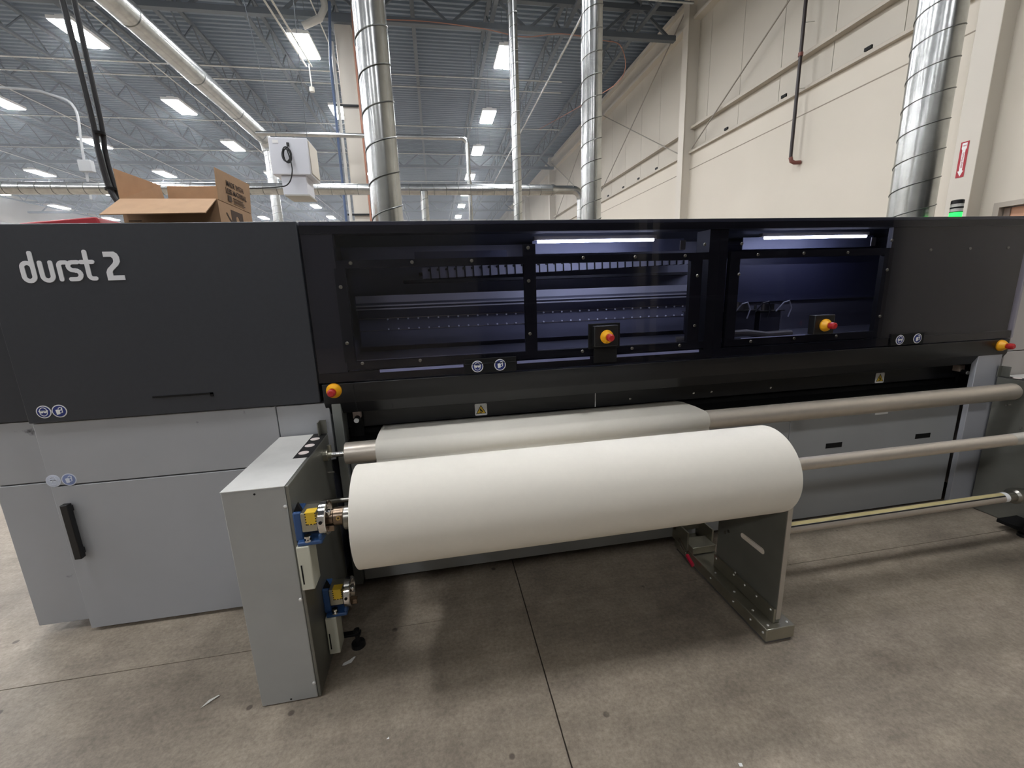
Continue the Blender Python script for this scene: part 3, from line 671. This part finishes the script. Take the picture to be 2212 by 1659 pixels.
# ================================================================== ROLL, WEB, ROLLERS
ry, rz, RR, xl, xr = 1.557, .783, .1925, -.345, 1.412
S = thing('paper_roll', 'large roll of white print media on its shaft', 'paper roll', (.53, ry, rz-RR))
obj('wound_paper', MB().lathe((xl, ry, rz), (xr, ry, rz), [(0, .048), (0, RR-.0015), (.0015, RR), (xr-xl-.0015, RR), (xr-xl, RR-.0015), (xr-xl, .048)], 96, False), PAPER, S)
obj('core', MB().lathe((xl-.006, ry, rz), (xr+.004, ry, rz), [(0, .040), (0, .047), (xr-xl+.010, .047), (xr-xl+.010, .040)], 32, False), CARD, S)
# web: from the back of the roll up, over the guide roller, into the slot
uy, uz, UR = 2.03, .866, .0525
pts = [(2.33, .902), (2.25, .9135), (2.12, .9205)]+[(uy+(UR+.0012)*math.cos(math.radians(a)), uz+(UR+.0012)*math.sin(math.radians(a))) for a in range(86, 215, 6)]
pts += [(1.955, .77), (1.82, .70), (ry+RR*.93, rz-.02)]
wv = []; wf_ = []
for xk in (xl+.012, xr): wv += [(xk, y, z) for y, z in pts]
k = len(pts); wf_ = [(i, i+1, k+i+1, k+i) for i in range(k-1)]
web = obj('unwound_web', MB().add(wv, wf_), PAPER, S); so = web.modifiers.new('gauge', 'SOLIDIFY'); so.thickness = .0006; so.offset = 0
t = thing('guide_roller', 'long silver guide roller carrying the white web', 'roller', (1.5, uy, uz-UR))
obj('tube', MB().lathe((-.478, uy, uz), (3.56, uy, uz), [(0, .02), (0, UR-.003), (.003, UR), (4.035, UR), (4.038, UR-.003), (4.038, .02)], 48), ALUR, t)
obj('axle', MB().cyl((-.577, uy, uz), (-.478, uy, uz), .013, 16).cyl((3.56, uy, uz), (3.60, uy, uz), .013, 16), CHROME, t)
t = thing('roll_shaft', 'silver shaft running right from the core of the paper roll', 'roll shaft', (2, ry, rz))
obj('tube', MB().cyl((-.362, ry, rz), (2.79, ry, rz), .0292, 32), ALUR, t)
obj('sleeve', MB().lathe((2.79, ry, rz), (3.42, ry, rz), [(0, .0295), (.004, .0302), (.63, .0302)], 32), mat('sleeve', (206, 204, 196), .35, .6), t)
obj('collar', MB().lathe((-.400, ry, rz), (-.346, ry, rz), [(0, .030), (0, .040), (.004, .045), (.050, .045), (.054, .042), (.054, .03)], 32), STEEL, t)
obj('airnut', MB().cyl((3.42, ry, rz), (3.482, ry, rz), .036, 24), STEEL, t)
ly, lz = 1.755, .318
t = thing('empty_shaft', 'empty silver core shaft with yellow strip near the floor', 'roll shaft', (2.2, ly, lz-.03))
obj('tube', MB().cyl((1.45, ly, lz), (3.22, ly, lz), .0285, 32), ALUR, t)
ys = MB(); kk = []
for a in range(74, 125, 10): kk.append((ly+.0292*math.cos(math.radians(a)), lz+.0292*math.sin(math.radians(a))))
ys.add([(x, y, z) for x in (1.46, 3.17) for y, z in kk], [(i, i+1, len(kk)+i+1, len(kk)+i) for i in range(len(kk)-1)])
obj('yellow_strip', ys, COREY, t)
kb = [(ly+.0294*math.cos(math.radians(a)), lz+.0294*math.sin(math.radians(a))) for a in range(127, 143, 5)]
obj('black_strip', MB().add([(x, y, z) for x in (1.46, 3.17) for y, z in kb], [(i, i+1, len(kb)+i+1, len(kb)+i) for i in range(len(kb)-1)]), INKB, t)
obj('adapter', MB().lathe((3.20, ly, lz), (3.44, ly, lz), [(0, .031), (.05, .033), (.06, .045), (.10, .046), (.12, .036), (.24, .036)], 28), STEEL, t)
obj('tag', MB().lathe((3.17, ly, lz), (3.20, ly, lz), [(0, .0297), (.03, .0297)], 28, False), WHITE, t)

# ================================================================== ON TOP OF THE PRINTER
ZT = 1.938
B = thing('cardboard_box', 'open brown cardboard box with raised flaps on the printer', 'box', (-1.23, 2.65, ZT))
x0, x1, y0, y1, zr, th = -1.450, -1.025, 2.45, 2.85, 2.092, .004
obj('carton', MB().box(x0, x1, y0, y1, ZT, ZT+th).box(x0, x1, y0, y0+th, ZT+th, zr).box(x0, x1, y1-th, y1, ZT+th, zr).box(x0, x0+th, y0+th, y1-th, ZT+th, zr).box(x1-th, x1, y0+th, y1-th, ZT+th, zr), CARD, B)
def flap(a, b, c, d):
    f = obj('flap', MB().quad(a, b, c, d), CARD, B, smooth=False); s_ = f.modifiers.new('board', 'SOLIDIFY'); s_.thickness = .004; s_.offset = 0; return f
flap((x0+.004, y0, zr), (x1-.004, y0, zr), (x1+.003, y0-.150, zr-.090), (x0-.004, y0-.150, zr-.096))
flap((x0+.004, y1, zr), (x1-.004, y1, zr), (x1-.006, y1+.004, zr+.150), (x0+.01, y1+.004, zr+.148))
flap((x0, y0+.004, zr), (x0, y1-.004, zr), (x0-.024, y1-.002, zr+.152), (x0-.002, y0+.006, zr+.136))
rf = flap((x1, y0+.004, zr), (x1, y1-.004, zr), (x1+.012, y1-.002, zr+.158), (x1+.008, y0+.006, zr+.146))
def side_text(txt, size, y, z, xx):
    o = inst('print', text_mesh(txt, size, 'print'), (xx, y, z), B, (PI/2, 0, PI/2)); o.data.materials.clear(); o.data.materials.append(CARDP)
side_text('MADE WITH', .036, 2.655, zr+.098, x1+.0105); side_text('LESS MATERIAL', .036, 2.665, zr+.062, x1+.0085)
pr = MB(); FX = lambda u, v, d: (x1+.0062+d, u, v)
pr.prism([(2.56, zr+.014), (2.60, zr+.014), (2.60, zr+.042), (2.56, zr+.042)], [], FX, 0, .001)
for k in range(3): pr.prism([(2.62, zr+.014+k*.011), (2.76-.01*k, zr+.014+k*.011), (2.76-.01*k, zr+.018+k*.011), (2.62, zr+.018+k*.011)], [], FX, 0, .001)
FX2 = lambda u, v, d: (x1+d, u, v)
pr.prism([(2.58, ZT+.012), (2.72, ZT+.012), (2.72, ZT+.128), (2.58, ZT+.128)], [circle(2.65, ZT+.085, .020, 18)], FX2, 0, .0012)
stroke(pr, [(2.58, ZT+.06), (2.55, ZT+.08), (2.53, ZT+.10)], .006, FX2, 0, .0012)
stroke(pr, [(2.72, ZT+.03), (2.76, ZT+.03), (2.79, ZT+.045), (2.78, ZT+.06), (2.755, ZT+.06)], .005, FX2, 0, .0012)
obj('print', pr, CARDP, B)
pf = MB()
for k in range(4): pf.box(x0+.02, x0+.075, y0-.0012, y0, ZT+.02+.011*k, ZT+.024+.011*k)
obj('print', pf, CARDP, B)
T = thing('red_tote', 'low red plastic tote on the printer beside the cardboard box', 'tote', (-1.75, 2.65, ZT))
obj('rim', MB().prism([(-1.925, ZT+.058), (-1.60, ZT+.084), (-1.592, ZT+.074), (-1.575, ZT), (-1.925, ZT)], [], FRONT(2.5), -.28, 0), REDB, T, .006)
obj('lip', MB().box(-1.90, -1.575, 2.496, 2.502, ZT+.034, ZT+.038), mat('red_dark', (130, 26, 38), .5), T)
obj('tray', MB().box(-1.575, -1.462, 2.52, 2.72, ZT, ZT+.022), REDB, T, .003)
obj('clear_bag', MB().prism([(-1.57, ZT+.022), (-1.47, ZT+.022), (-1.475, ZT+.045), (-1.52, ZT+.058), (-1.565, ZT+.052)], [], FRONT(2.56), -.1, 0), mat('clear_plastic', (210, 214, 216), .25), T, .008)
K = thing('black_case', 'black plastic case at the left end of the printer top', 'case', (-2.1, 2.55, ZT))
obj('shell', MB().prism([(-2.3, ZT), (-1.93, ZT), (-1.92, ZT+.018), (-1.94, ZT+.040), (-2.02, ZT+.070), (-2.3, ZT+.078)], [], FRONT(2.44), -.2, 0), BLACKP, K, .008)
obj('latch', MB().box(-1.985, -1.945, 2.425, 2.442, ZT+.012, ZT+.036), mat('latch_grey', (92, 94, 96), .3), K, .004)
T = thing('signal_tower', 'small signal tower lit green on the printer top', 'signal light', (3.535, 2.5, ZT))
obj('base', MB().cyl((3.535, 2.5, ZT), (3.535, 2.5, ZT+.035), .030, 24), BLACKP, T)
obj('green_segment', MB().cyl((3.535, 2.5, ZT+.035), (3.535, 2.5, ZT+.078), .033, 24), GREENL, T)
obj('ring', MB().cyl((3.535, 2.5, ZT+.078), (3.535, 2.5, ZT+.083), .034, 24), BLACKM, T)
obj('clear_segment', MB().cyl((3.535, 2.5, ZT+.083), (3.535, 2.5, ZT+.103), .033, 24), PVC, T)
obj('ring', MB().cyl((3.535, 2.5, ZT+.103), (3.535, 2.5, ZT+.113), .034, 24), BLACKM, T)
obj('clear_segment', MB().cyl((3.535, 2.5, ZT+.113), (3.535, 2.5, ZT+.133), .033, 24), PVC, T)
obj('cap', MB().lathe((3.535, 2.5, ZT+.133), (3.535, 2.5, 9), [(0, .034), (.022, .034), (.026, .028)], 24), BLACKP, T)
# hanging cable pair
T = thing('hanging_cables', 'pair of black power cables hanging from the roof to the printer', 'cable', (-1.6, 2.95, ZT))
CY = lambda p: (p[0]*2.95/2.6, p[1]+.35, max(ZT+.012, 1.6+(p[2]-1.6)*2.95/2.6)) if p[2] < 4 else (p[0]*2.95/2.6, p[1]+.35, p[2])
def smooth_path(pts, n=10):
    out = []; Q = [Vector(p) for p in pts]; Q = [Q[0]*2-Q[1]]+Q+[Q[-1]*2-Q[-2]]
    for i in range(1, len(Q)-2):
        a, b, c, d = Q[i-1:i+3]
        for k in range(n):
            t_ = k/n; out.append(.5*((2*b)+(c-a)*t_+(2*a-5*b+4*c-d)*t_**2+(3*b-a-3*c+d)*t_**3))
    out.append(Q[-2]); return out
obj('cable', MB().tube(smooth_path([CY(p) for p in [(-1.44, 2.6, 1.9), (-1.50, 2.6, 2.03), (-1.548, 2.6, 2.105), (-1.574, 2.6, 2.18), (-1.584, 2.6, 2.33), (-1.582, 2.6, 2.5), (-1.594, 2.6, 2.98), (-1.62, 2.6, 3.8), (-1.75, 2.6, 6.5), (-1.75, 2.6, 8.9)]]), .014, 10), CABLE, T)
obj('cable', MB().tube(smooth_path([CY(p) for p in [(-1.42, 2.63, 1.9), (-1.49, 2.63, 2.04), (-1.535, 2.63, 2.11), (-1.562, 2.63, 2.18), (-1.572, 2.63, 2.33), (-1.562, 2.63, 2.5), (-1.562, 2.63, 2.98), (-1.55, 2.63, 3.8), (-1.5, 2.63, 6.5), (-1.5, 2.63, 8.9)]]), .013, 10), CABLE, T)
for z in (2.165, 2.42):
    c_ = CY((-1.573, 2.615, z)); obj('cable_tie', MB().cyl(c_, (c_[0], c_[1], c_[2]+.014), .030, 14), BLACKM, T)

# ================================================================== DUCTS
def spiral(name, label, x, y, z0, z1, r, pitch_, grp):
    t = thing(name, label, 'duct', (x, y, z0), grp)
    obj('pipe', MB().cyl((x, y, z0), (x, y, z1), r, 40), GALV, t)
    n = int((z1-z0)/pitch_*28); path = [(x+(r+.001)*math.cos(2*PI*i/28), y+(r+.001)*math.sin(2*PI*i/28), z0+pitch_*i/28) for i in range(n)]
    obj('seam', MB().tube(path, .0042, 5), mat('seam_metal', (120, 121, 118), .4, 1.0), t)
    return t
spiral('spiral_duct', 'wide spiral duct rising from the printer left of centre', -.245, 2.75, ZT, 8.9, .088, .182, 'galvanised spiral ducts')
spiral('spiral_duct', 'wide spiral duct rising from the printer right end before the wall', 3.475, 2.75, ZT+.001, 8.9, .132, .185, 'galvanised spiral ducts')
spiral('spiral_duct', 'spiral duct standing behind the printer beside the horizontal duct elbow', 1.70, 4.6, 0, 8.9, .104, .195, 'galvanised spiral ducts')
spiral('spiral_duct', 'slim far spiral duct between the two wider spiral ducts', 1.635, 8.3, 0, 8.9, .080, .19, 'galvanised spiral ducts')
T = thing('branch_duct', 'horizontal galvanised duct crossing behind the printer with right elbow', 'duct', (-2, 10, 3.79))
HZ, HR = 3.80, .112
obj('pipe', MB().cyl((-14, 10, HZ), (2.75, 10, HZ), HR, 32), GALV, T)
obj('reducer', MB().lathe((2.75, 10, HZ), (9, 10, HZ), [(0, HR+.006), (.05, HR+.006), (.10, .095), (.50, .095)], 32, False), GALV, T)
el = [(3.25+.20*math.sin(math.radians(a)), 10, HZ-.20+.20*math.cos(math.radians(a))) for a in range(0, 91, 18)]
obj('elbow', MB().tube(el, .094, 28), GALV, T)
obj('drop', MB().cyl((3.45, 10, 0), (3.45, 10, HZ-.20), .088, 28), GALV, T)
rg = mesh_from(MB().lathe((0, 0, 0), (1, 0, 0), [(0, HR), (0, HR+.004), (.008, HR+.004), (.008, HR)], 32, False), mat('seam_metal', (0, 0, 0)), 'seam')
for k in range(62): inst('seam', rg, (-13.5+.262*k, 10, HZ), T)
rg2 = mesh_from(MB().lathe((0, 0, 0), (0, 0, 1), [(0, .088), (0, .092), (.008, .092), (.008, .088)], 28, False), mat('seam_metal', (0, 0, 0)), 'seam')
for k in range(9): inst('seam', rg2, (3.45, 10, 2.0+.17*k), T)
spiral('duct_drop', 'short vertical duct dropping below the horizontal duct', -.09, 9.84, 0, 3.72, .08, .19, None)
T = thing('roof_duct', 'long round duct running under the roof towards the white box', 'duct', (-4.58, 9, 6.2))
obj('pipe', MB().cyl((-4.58, -2, 6.2), (-4.58, 14.5, 6.2), .195, 40), GALV, T)
cg = mesh_from(MB().lathe((0, 0, 0), (0, 1, 0), [(0, .195), (0, .205), (.05, .205), (.05, .195)], 40, False), GALV, 'collar')
for y in (5.4, 8.9, 10.9, 12.7, 14.2): inst('collar', cg, (-4.58, y, 6.2), T)
obj('elbow', MB().tube([(-4.58, 14.5+.3*math.sin(math.radians(a)), 5.9+.3*math.cos(math.radians(a))) for a in range(0, 91, 15)], .17, 28), GALV, T)
T.update_tag()
spiral('duct_drop', 'vertical duct dropping from the long roof duct behind the white box', -4.58, 14.8, 0, 5.9, .135, .2, None)
T = thing('bend_pipe', 'thin galvanised pipe with a bend down to the horizontal duct', 'pipe', (-1, 11, 5.15))
bp_ = [(-3.6, 11, 5.15), (.85, 11, 5.15)]+[(.85+.14*math.sin(math.radians(a)), 11, 5.01+.14*math.cos(math.radians(a))) for a in range(15, 91, 15)]+[(.99, 11, 0)]
obj('tube', MB().tube(bp_, .048, 14), GALV, T)
obj('coupling', MB().cyl((.99, 11, 4.10), (.99, 11, 4.2), .056, 14), GALV, T)
obj('coupling', MB().cyl((.70, 11, 5.15), (.78, 11, 5.15), .056, 14), GALV, T)

# ================================================================== HALL FITTINGS
T = thing('steel_column', 'cream square steel column behind the wide left spiral duct', 'column', (-1.7, 12, 0))
obj('shaft', MB().box(-1.87, -1.50, 11.82, 12.18, 0, 7.75), CREAMS, T, .01)
obj('cap_plate', MB().box(-1.95, -1.42, 11.74, 12.26, 7.75, 7.92), JOIST, T, .01)
cl_ = mesh_from(MB().box(-.30, .36, -.02, .02, -.02, .02), BLACKM, 'clamp')
for z in (6.05, 3.6): inst('clamp', cl_, (-1.72, 11.78, z), T)
tag(obj('blue_pipe', MB().tube([(-1.86, 11.5, 8.0), (-1.98, 11.5, 6.8), (-2.02, 11.5, 3.4), (-2.02, 11.5, .0)], .03, 10), BLUEPIPE), 'slim blue pipe down the left of the cream column', 'pipe')
tag(obj('orange_conduit', MB().tube([(-1.40, 11.70, 8.3), (-1.45, 11.70, 7.2), (-1.47, 11.70, .0)], .025, 8), ORANGE), 'orange conduit down the right edge of the cream column', 'conduit')
T = thing('drain_pipe', 'cream drain pipe elbowing down at the top of the column', 'pipe', (-1.98, 11.6, 3))
obj('pipe', MB().tube([(-2.5, 11.6, 7.55), (-2.12, 11.6, 7.72), (-1.98, 11.6, 7.95), (-2.05, 11.6, 8.5), (-2.2, 11.6, 8.9)], .075, 14), PVC, T)
obj('pipe', MB().cyl((-1.93, 11.66, .05), (-1.93, 11.66, 7.3), .035, 12), PVC, T)
# white ventilation box
T = thing('filter_box', 'white filter box hanging on wires with coiled black cord', 'filter unit', (-1.62, 6.2, 2.85))
obj('cabinet', MB().box(-1.848, -1.408, 6.0, 6.45, 3.085, 3.50), mat('white_box', (214, 216, 222), .45), T, .008)
obj('side_cover', MB().box(-1.408, -1.398, 6.04, 6.42, 3.11, 3.48), mat('box_side', (214, 206, 190), .5), T, .003)
obj('neck', MB().box(-1.765, -1.478, 6.03, 6.36, 2.86, 3.085), mat('white_box', (0, 0, 0)), T, .006)
obj('base_tray', MB().box(-1.75, -1.46, 6.02, 6.38, 2.845, 2.862), mat('box_tray', (170, 168, 160), .5), T)
obj('maker_label', MB().box(-1.80, -1.735, 5.997, 6.0, 3.435, 3.47), WHITE, T)
coil = []
for i in range(90):
    a = 2*PI*i/28; rr_ = .058+.009*math.sin(i*.33); coil.append((-1.645+rr_*math.cos(a)*.8, 5.975-.0006*i, 3.29+rr_*1.3*math.sin(a)))
obj('cord', MB().tube([(-1.63, 5.99, 3.43), (-1.63, 5.975, 3.38)]+coil+smooth_path([(-1.60, 5.92, 3.22), (-1.60, 5.92, 3.10), (-1.66, 5.93, 2.97), (-1.80, 5.95, 2.93), (-2.3, 6, 2.92)], 6), .007, 6), CABLE, T)
obj('socket', MB().box(-1.642, -1.615, 5.985, 6.0, 3.40, 3.44), BLACKP, T)
obj('hang_wire', MB().cyl((-1.80, 6.2, 3.5), (-2.35, 6.2, 8.9), .004, 6), JOIST, T)
obj('hang_wire', MB().cyl((-1.45, 6.2, 3.5), (-1.30, 6.2, 8.9), .004, 6), JOIST, T)
# red extinguisher arrow sign on the wall column
XS = RX-.242
T = thing('arrow_sign', 'red fire extinguisher arrow sign on the cream wall column', 'sign', (XS, 4.81, 2.82))
FW = lambda u, v, d: (XS-d, u, v)
obj('board', MB().prism([(4.766, 2.826), (4.856, 2.826), (4.856, 3.25), (4.766, 3.25)], [], FW, 0, .002), SIGNRED, T)
ar = MB().prism([(4.784, 3.235), (4.838, 3.235), (4.838, 3.17), (4.828, 3.15), (4.828, 2.905), (4.843, 2.905), (4.811, 2.838), (4.779, 2.905), (4.794, 2.905), (4.794, 3.15), (4.784, 3.17)], [], FW, .002, .003)
obj('arrow', ar, WHITE, T)
for txt, s_, z, rx in (('FIRE', .024, 3.20, 0), ('EXTINGUISHER', .027, 3.03, 1)):
    me = text_mesh(txt, s_, 'print'); me.materials.clear(); me.materials.append(SIGNRED)
    o = inst('lettering', me, (XS-.0034, 4.811, z), T)
    M0 = Matrix(((0, 0, -1), (-1, 0, 0), (0, 1, 0)))              # text x -> -y, text y -> z, faces -x
    o.rotation_euler = (M0 @ Matrix.Rotation(-PI/2*rx, 3, 'Z')).to_euler()
# dark sprinkler riser against the wall
T = thing('riser_pipe', 'dark red fire riser pipe standing off the cream wall', 'pipe', (6.8, 7.71, 3.8))
obj('pipe', MB().cyl((6.82, 7.715, 3.86), (6.82, 7.715, 8.9), .030, 14), DARKPIPE, T)
obj('elbow', MB().tube([(6.82, 7.715, 3.89), (6.83, 7.70, 3.82), (6.88, 7.68, 3.79), (6.99, 7.66, 3.79)], .036, 12), COPPER, T)
obj('coupling', MB().cyl((6.82, 7.715, 5.57), (6.82, 7.715, 5.63), .042, 14), COPPER, T)
obj('stand_off', MB().cyl((6.82, 7.715, 6.1), (6.99, 7.66, 6.1), .008, 8).cyl((6.82, 7.715, 5.05), (6.99, 7.66, 5.05), .008, 8), PVC, T)
# pipe runs under the roof
def run(name, label, cat, p0, p1, r, m=GALV, hang=2.4, ztop=8.9, grp='pipe runs under the roof'):
    t = thing(name, label, cat, p0, grp); obj('pipe', MB().cyl(p0, p1, r, 10), m, t)
    P0, P1 = Vector(p0), Vector(p1); n_ = max(2, int((P1-P0).length/hang/2)); d_ = (P1-P0).normalized()*.03
    hme = mesh_from(MB().cyl((0, 0, 0), (0, 0, ztop-p0[2]), .005, 5), JOIST, 'hanger'); cme = mesh_from(MB().cyl(-d_, d_, r*1.35, 10), m, 'coupling')
    for k_ in range(n_):
        q = P0.lerp(P1, (k_+.5)/n_); inst('hanger', hme, q, t); inst('coupling', cme, q, t)
run('sprinkler_pipe', 'bright pipe running away under the roof near the right wall', 'pipe', (3.82, 1, 7.8), (3.82, 30, 7.8), .032)
run('sprinkler_pipe', 'pale cross pipe under the roof in front of the truss girder', 'pipe', (-24, 14.6, 8.0), (4.4, 14.6, 8.0), .026)
run('sprinkler_pipe', 'second pale cross pipe just beyond the first', 'pipe', (-24, 15.4, 8.02), (4.6, 15.4, 8.02), .022)
run('sprinkler_pipe', 'pale cross pipe over the middle light row', 'pipe', (-24, 18.6, 8.0), (5.5, 18.6, 8.0), .024)
run('sprinkler_pipe', 'far pale cross pipe before the second girder', 'pipe', (-24, 22.0, 8.0), (5.5, 22.0, 8.0), .026)
run('sprinkler_pipe', 'farthest pale cross pipe beyond the second girder', 'pipe', (-24, 27.0, 8.0), (5.5, 27.0, 8.0), .03)
run('sprinkler_pipe', 'nearest pale cross pipe high over the roof duct', 'pipe', (-24, 10.6, 8.0), (6.4, 10.6, 8.0), .026)
for k, x in enumerate((-2.2, -7.0, -11.8, -16.9)):
    run('light_conduit', 'thin conduit feeding the %s row of lights from the right wall' % ORD[k+1], 'conduit', (x, 2, 7.85), (x, 42, 7.85), .014, PVC, 3.0)
tag(obj('slack_cable', MB().tube(smooth_path([(-.9, 11.92, 7.95), (.3, 11.92, 7.97), (1.6, 11.92, 7.9), (2.6, 11.92, 7.78), (3.6, 11.92, 7.9), (4.6, 11.92, 7.82), (5.2, 11.92, 7.7), (5.25, 11.95, 7.0), (5.0, 14, 7.2), (4.5, 18, 7.8)]), .011, 6), ORANGE), 'slack orange cable strung along the truss girder', 'cable')
T = thing('drop_conduit', 'bent grey conduit with junction box hanging at far left', 'conduit', (-9, 14, 4.9))
obj('pipe', MB().tube(smooth_path([(-14, 14, 7.05), (-10.2, 14, 7.02), (-9.3, 14, 6.9), (-8.85, 14, 6.6), (-8.9, 14, 5.6), (-8.96, 14, 4.4)], 6), .03, 10), mat('dull_conduit', (150, 152, 152), .5), T)
obj('junction_box', MB().box(-9.02, -8.72, 13.9, 14.05, 5.08, 5.36), mat('dull_conduit', (0, 0, 0)), T, .01)
T = thing('strip_rail', 'twin white cable rails hanging under the roof by the column', 'rail', (-2.9, 11, 7))
obj('rail', MB().bar((-2.95, 9.2, 7.35), (-2.75, 12.6, 7.2), .03, .03), PVC, T)
obj('rail', MB().bar((-2.80, 9.2, 7.35), (-2.62, 12.6, 7.2), .03, .03), PVC, T)
obj('drop', MB().cyl((-2.66, 12.5, 6.7), (-2.66, 12.5, 7.2), .015, 8).cyl((-2.66, 12.5, 6.6), (-2.66, 12.5, 6.7), .06, 10), PVC, T)

# unseen racks added behind the viewer to darken reflections in the panes
def rack(label, x0, x1, y0, y1):
    t = thing('reflection_rack', label, 'reflection rack', ((x0+x1)/2, (y0+y1)/2, 0), 'unseen racks added behind the viewer')
    um = mesh_from(MB().box(-.04, .04, -.04, .04, 0, 3.6), mat('rack_steel', (46, 50, 60), .5), 'upright')
    for x in (x0, x1):
        for y in (y0, y1): inst('upright', um, (x, y, 0), t)
    for z in (.3, 1.3, 2.3, 3.3): obj('shelf', MB().box(x0, x1, y0, y1, z, z+.05), mat('rack_steel', (0, 0, 0)), t)
    obj('back_sheet', MB().box(x0+.04, x1-.04, y0-.03, y0-.01, .1, 3.55), mat('rack_sheet', (40, 40, 42), .7), t)
    return t
rack('unseen dark rack added behind the viewer for the pane reflections', .9, 4.2, -4.6, -3.8)
t = rack('unseen dark rack added by the right wall for the pane reflections', 4.9, 6.6, -4.6, -1.2)
obj('side_sheet', MB().box(6.62, 6.66, -4.6, -1.2, .1, 3.55), mat('rack_sheet', (0, 0, 0)), t)

# ================================================================== LITTER ON THE FLOOR
def scrap(label, x, y, pts, m=WHITE):
    tag(obj('paper_scrap', MB().prism([(x+a, y+b) for a, b in pts], [], lambda u, v, d: (u, v, .0008+d+.004*abs(math.sin(u*90))), 0, .0008), m), label, 'scrap', 'scraps of paper on the floor')
scrap('torn white paper curl on the floor beside the left roll stand', -.497, 1.705, [(-.028, -.018), (-.018, -.022), (.010, -.010), (.024, .016), (.016, .018), (.0, .004), (-.024, -.006)])
scrap('grey torn plastic sliver on the floor left of the roll stand', -1.02, 1.62, [(-.03, -.025), (-.02, -.02), (.0, .0), (.022, .018), (.016, .022), (-.012, .004)], PVC)
scrap('white crumb at the bottom edge of the floor', .905, .985, [(-.006, -.005), (.006, -.006), (.008, .004), (-.004, .006)])
scrap('tiny white chip on the floor in front of the paper roll', -.29, 1.318, [(-.004, -.004), (.006, -.003), (.004, .005)])

# ================================================================== HAZE VOLUME ADDED FOR LENS FLARE
hz = bpy.data.materials.new('flare_haze'); hz.use_nodes = True; nt = hz.node_tree; nt.nodes.remove(nt.nodes['Principled BSDF'])
sv = nt.nodes.new('ShaderNodeVolumeScatter'); sv.inputs['Density'].default_value = .012; sv.inputs['Color'].default_value = (.86, .93, 1, 1); sv.inputs['Anisotropy'].default_value = .3
nt.links.new(sv.outputs[0], nt.nodes['Material Output'].inputs['Volume'])
h_ = obj('flare_haze', MB().box(LX+.01, RX-.5, 9.0, FYW-.01, 1.0, ZD-.02), hz, smooth=False)
h_['kind'] = 'stuff'; tag(h_, 'thin pale haze volume added for lens flare under the far roof lights', 'haze')
bpy.context.view_layer.update()
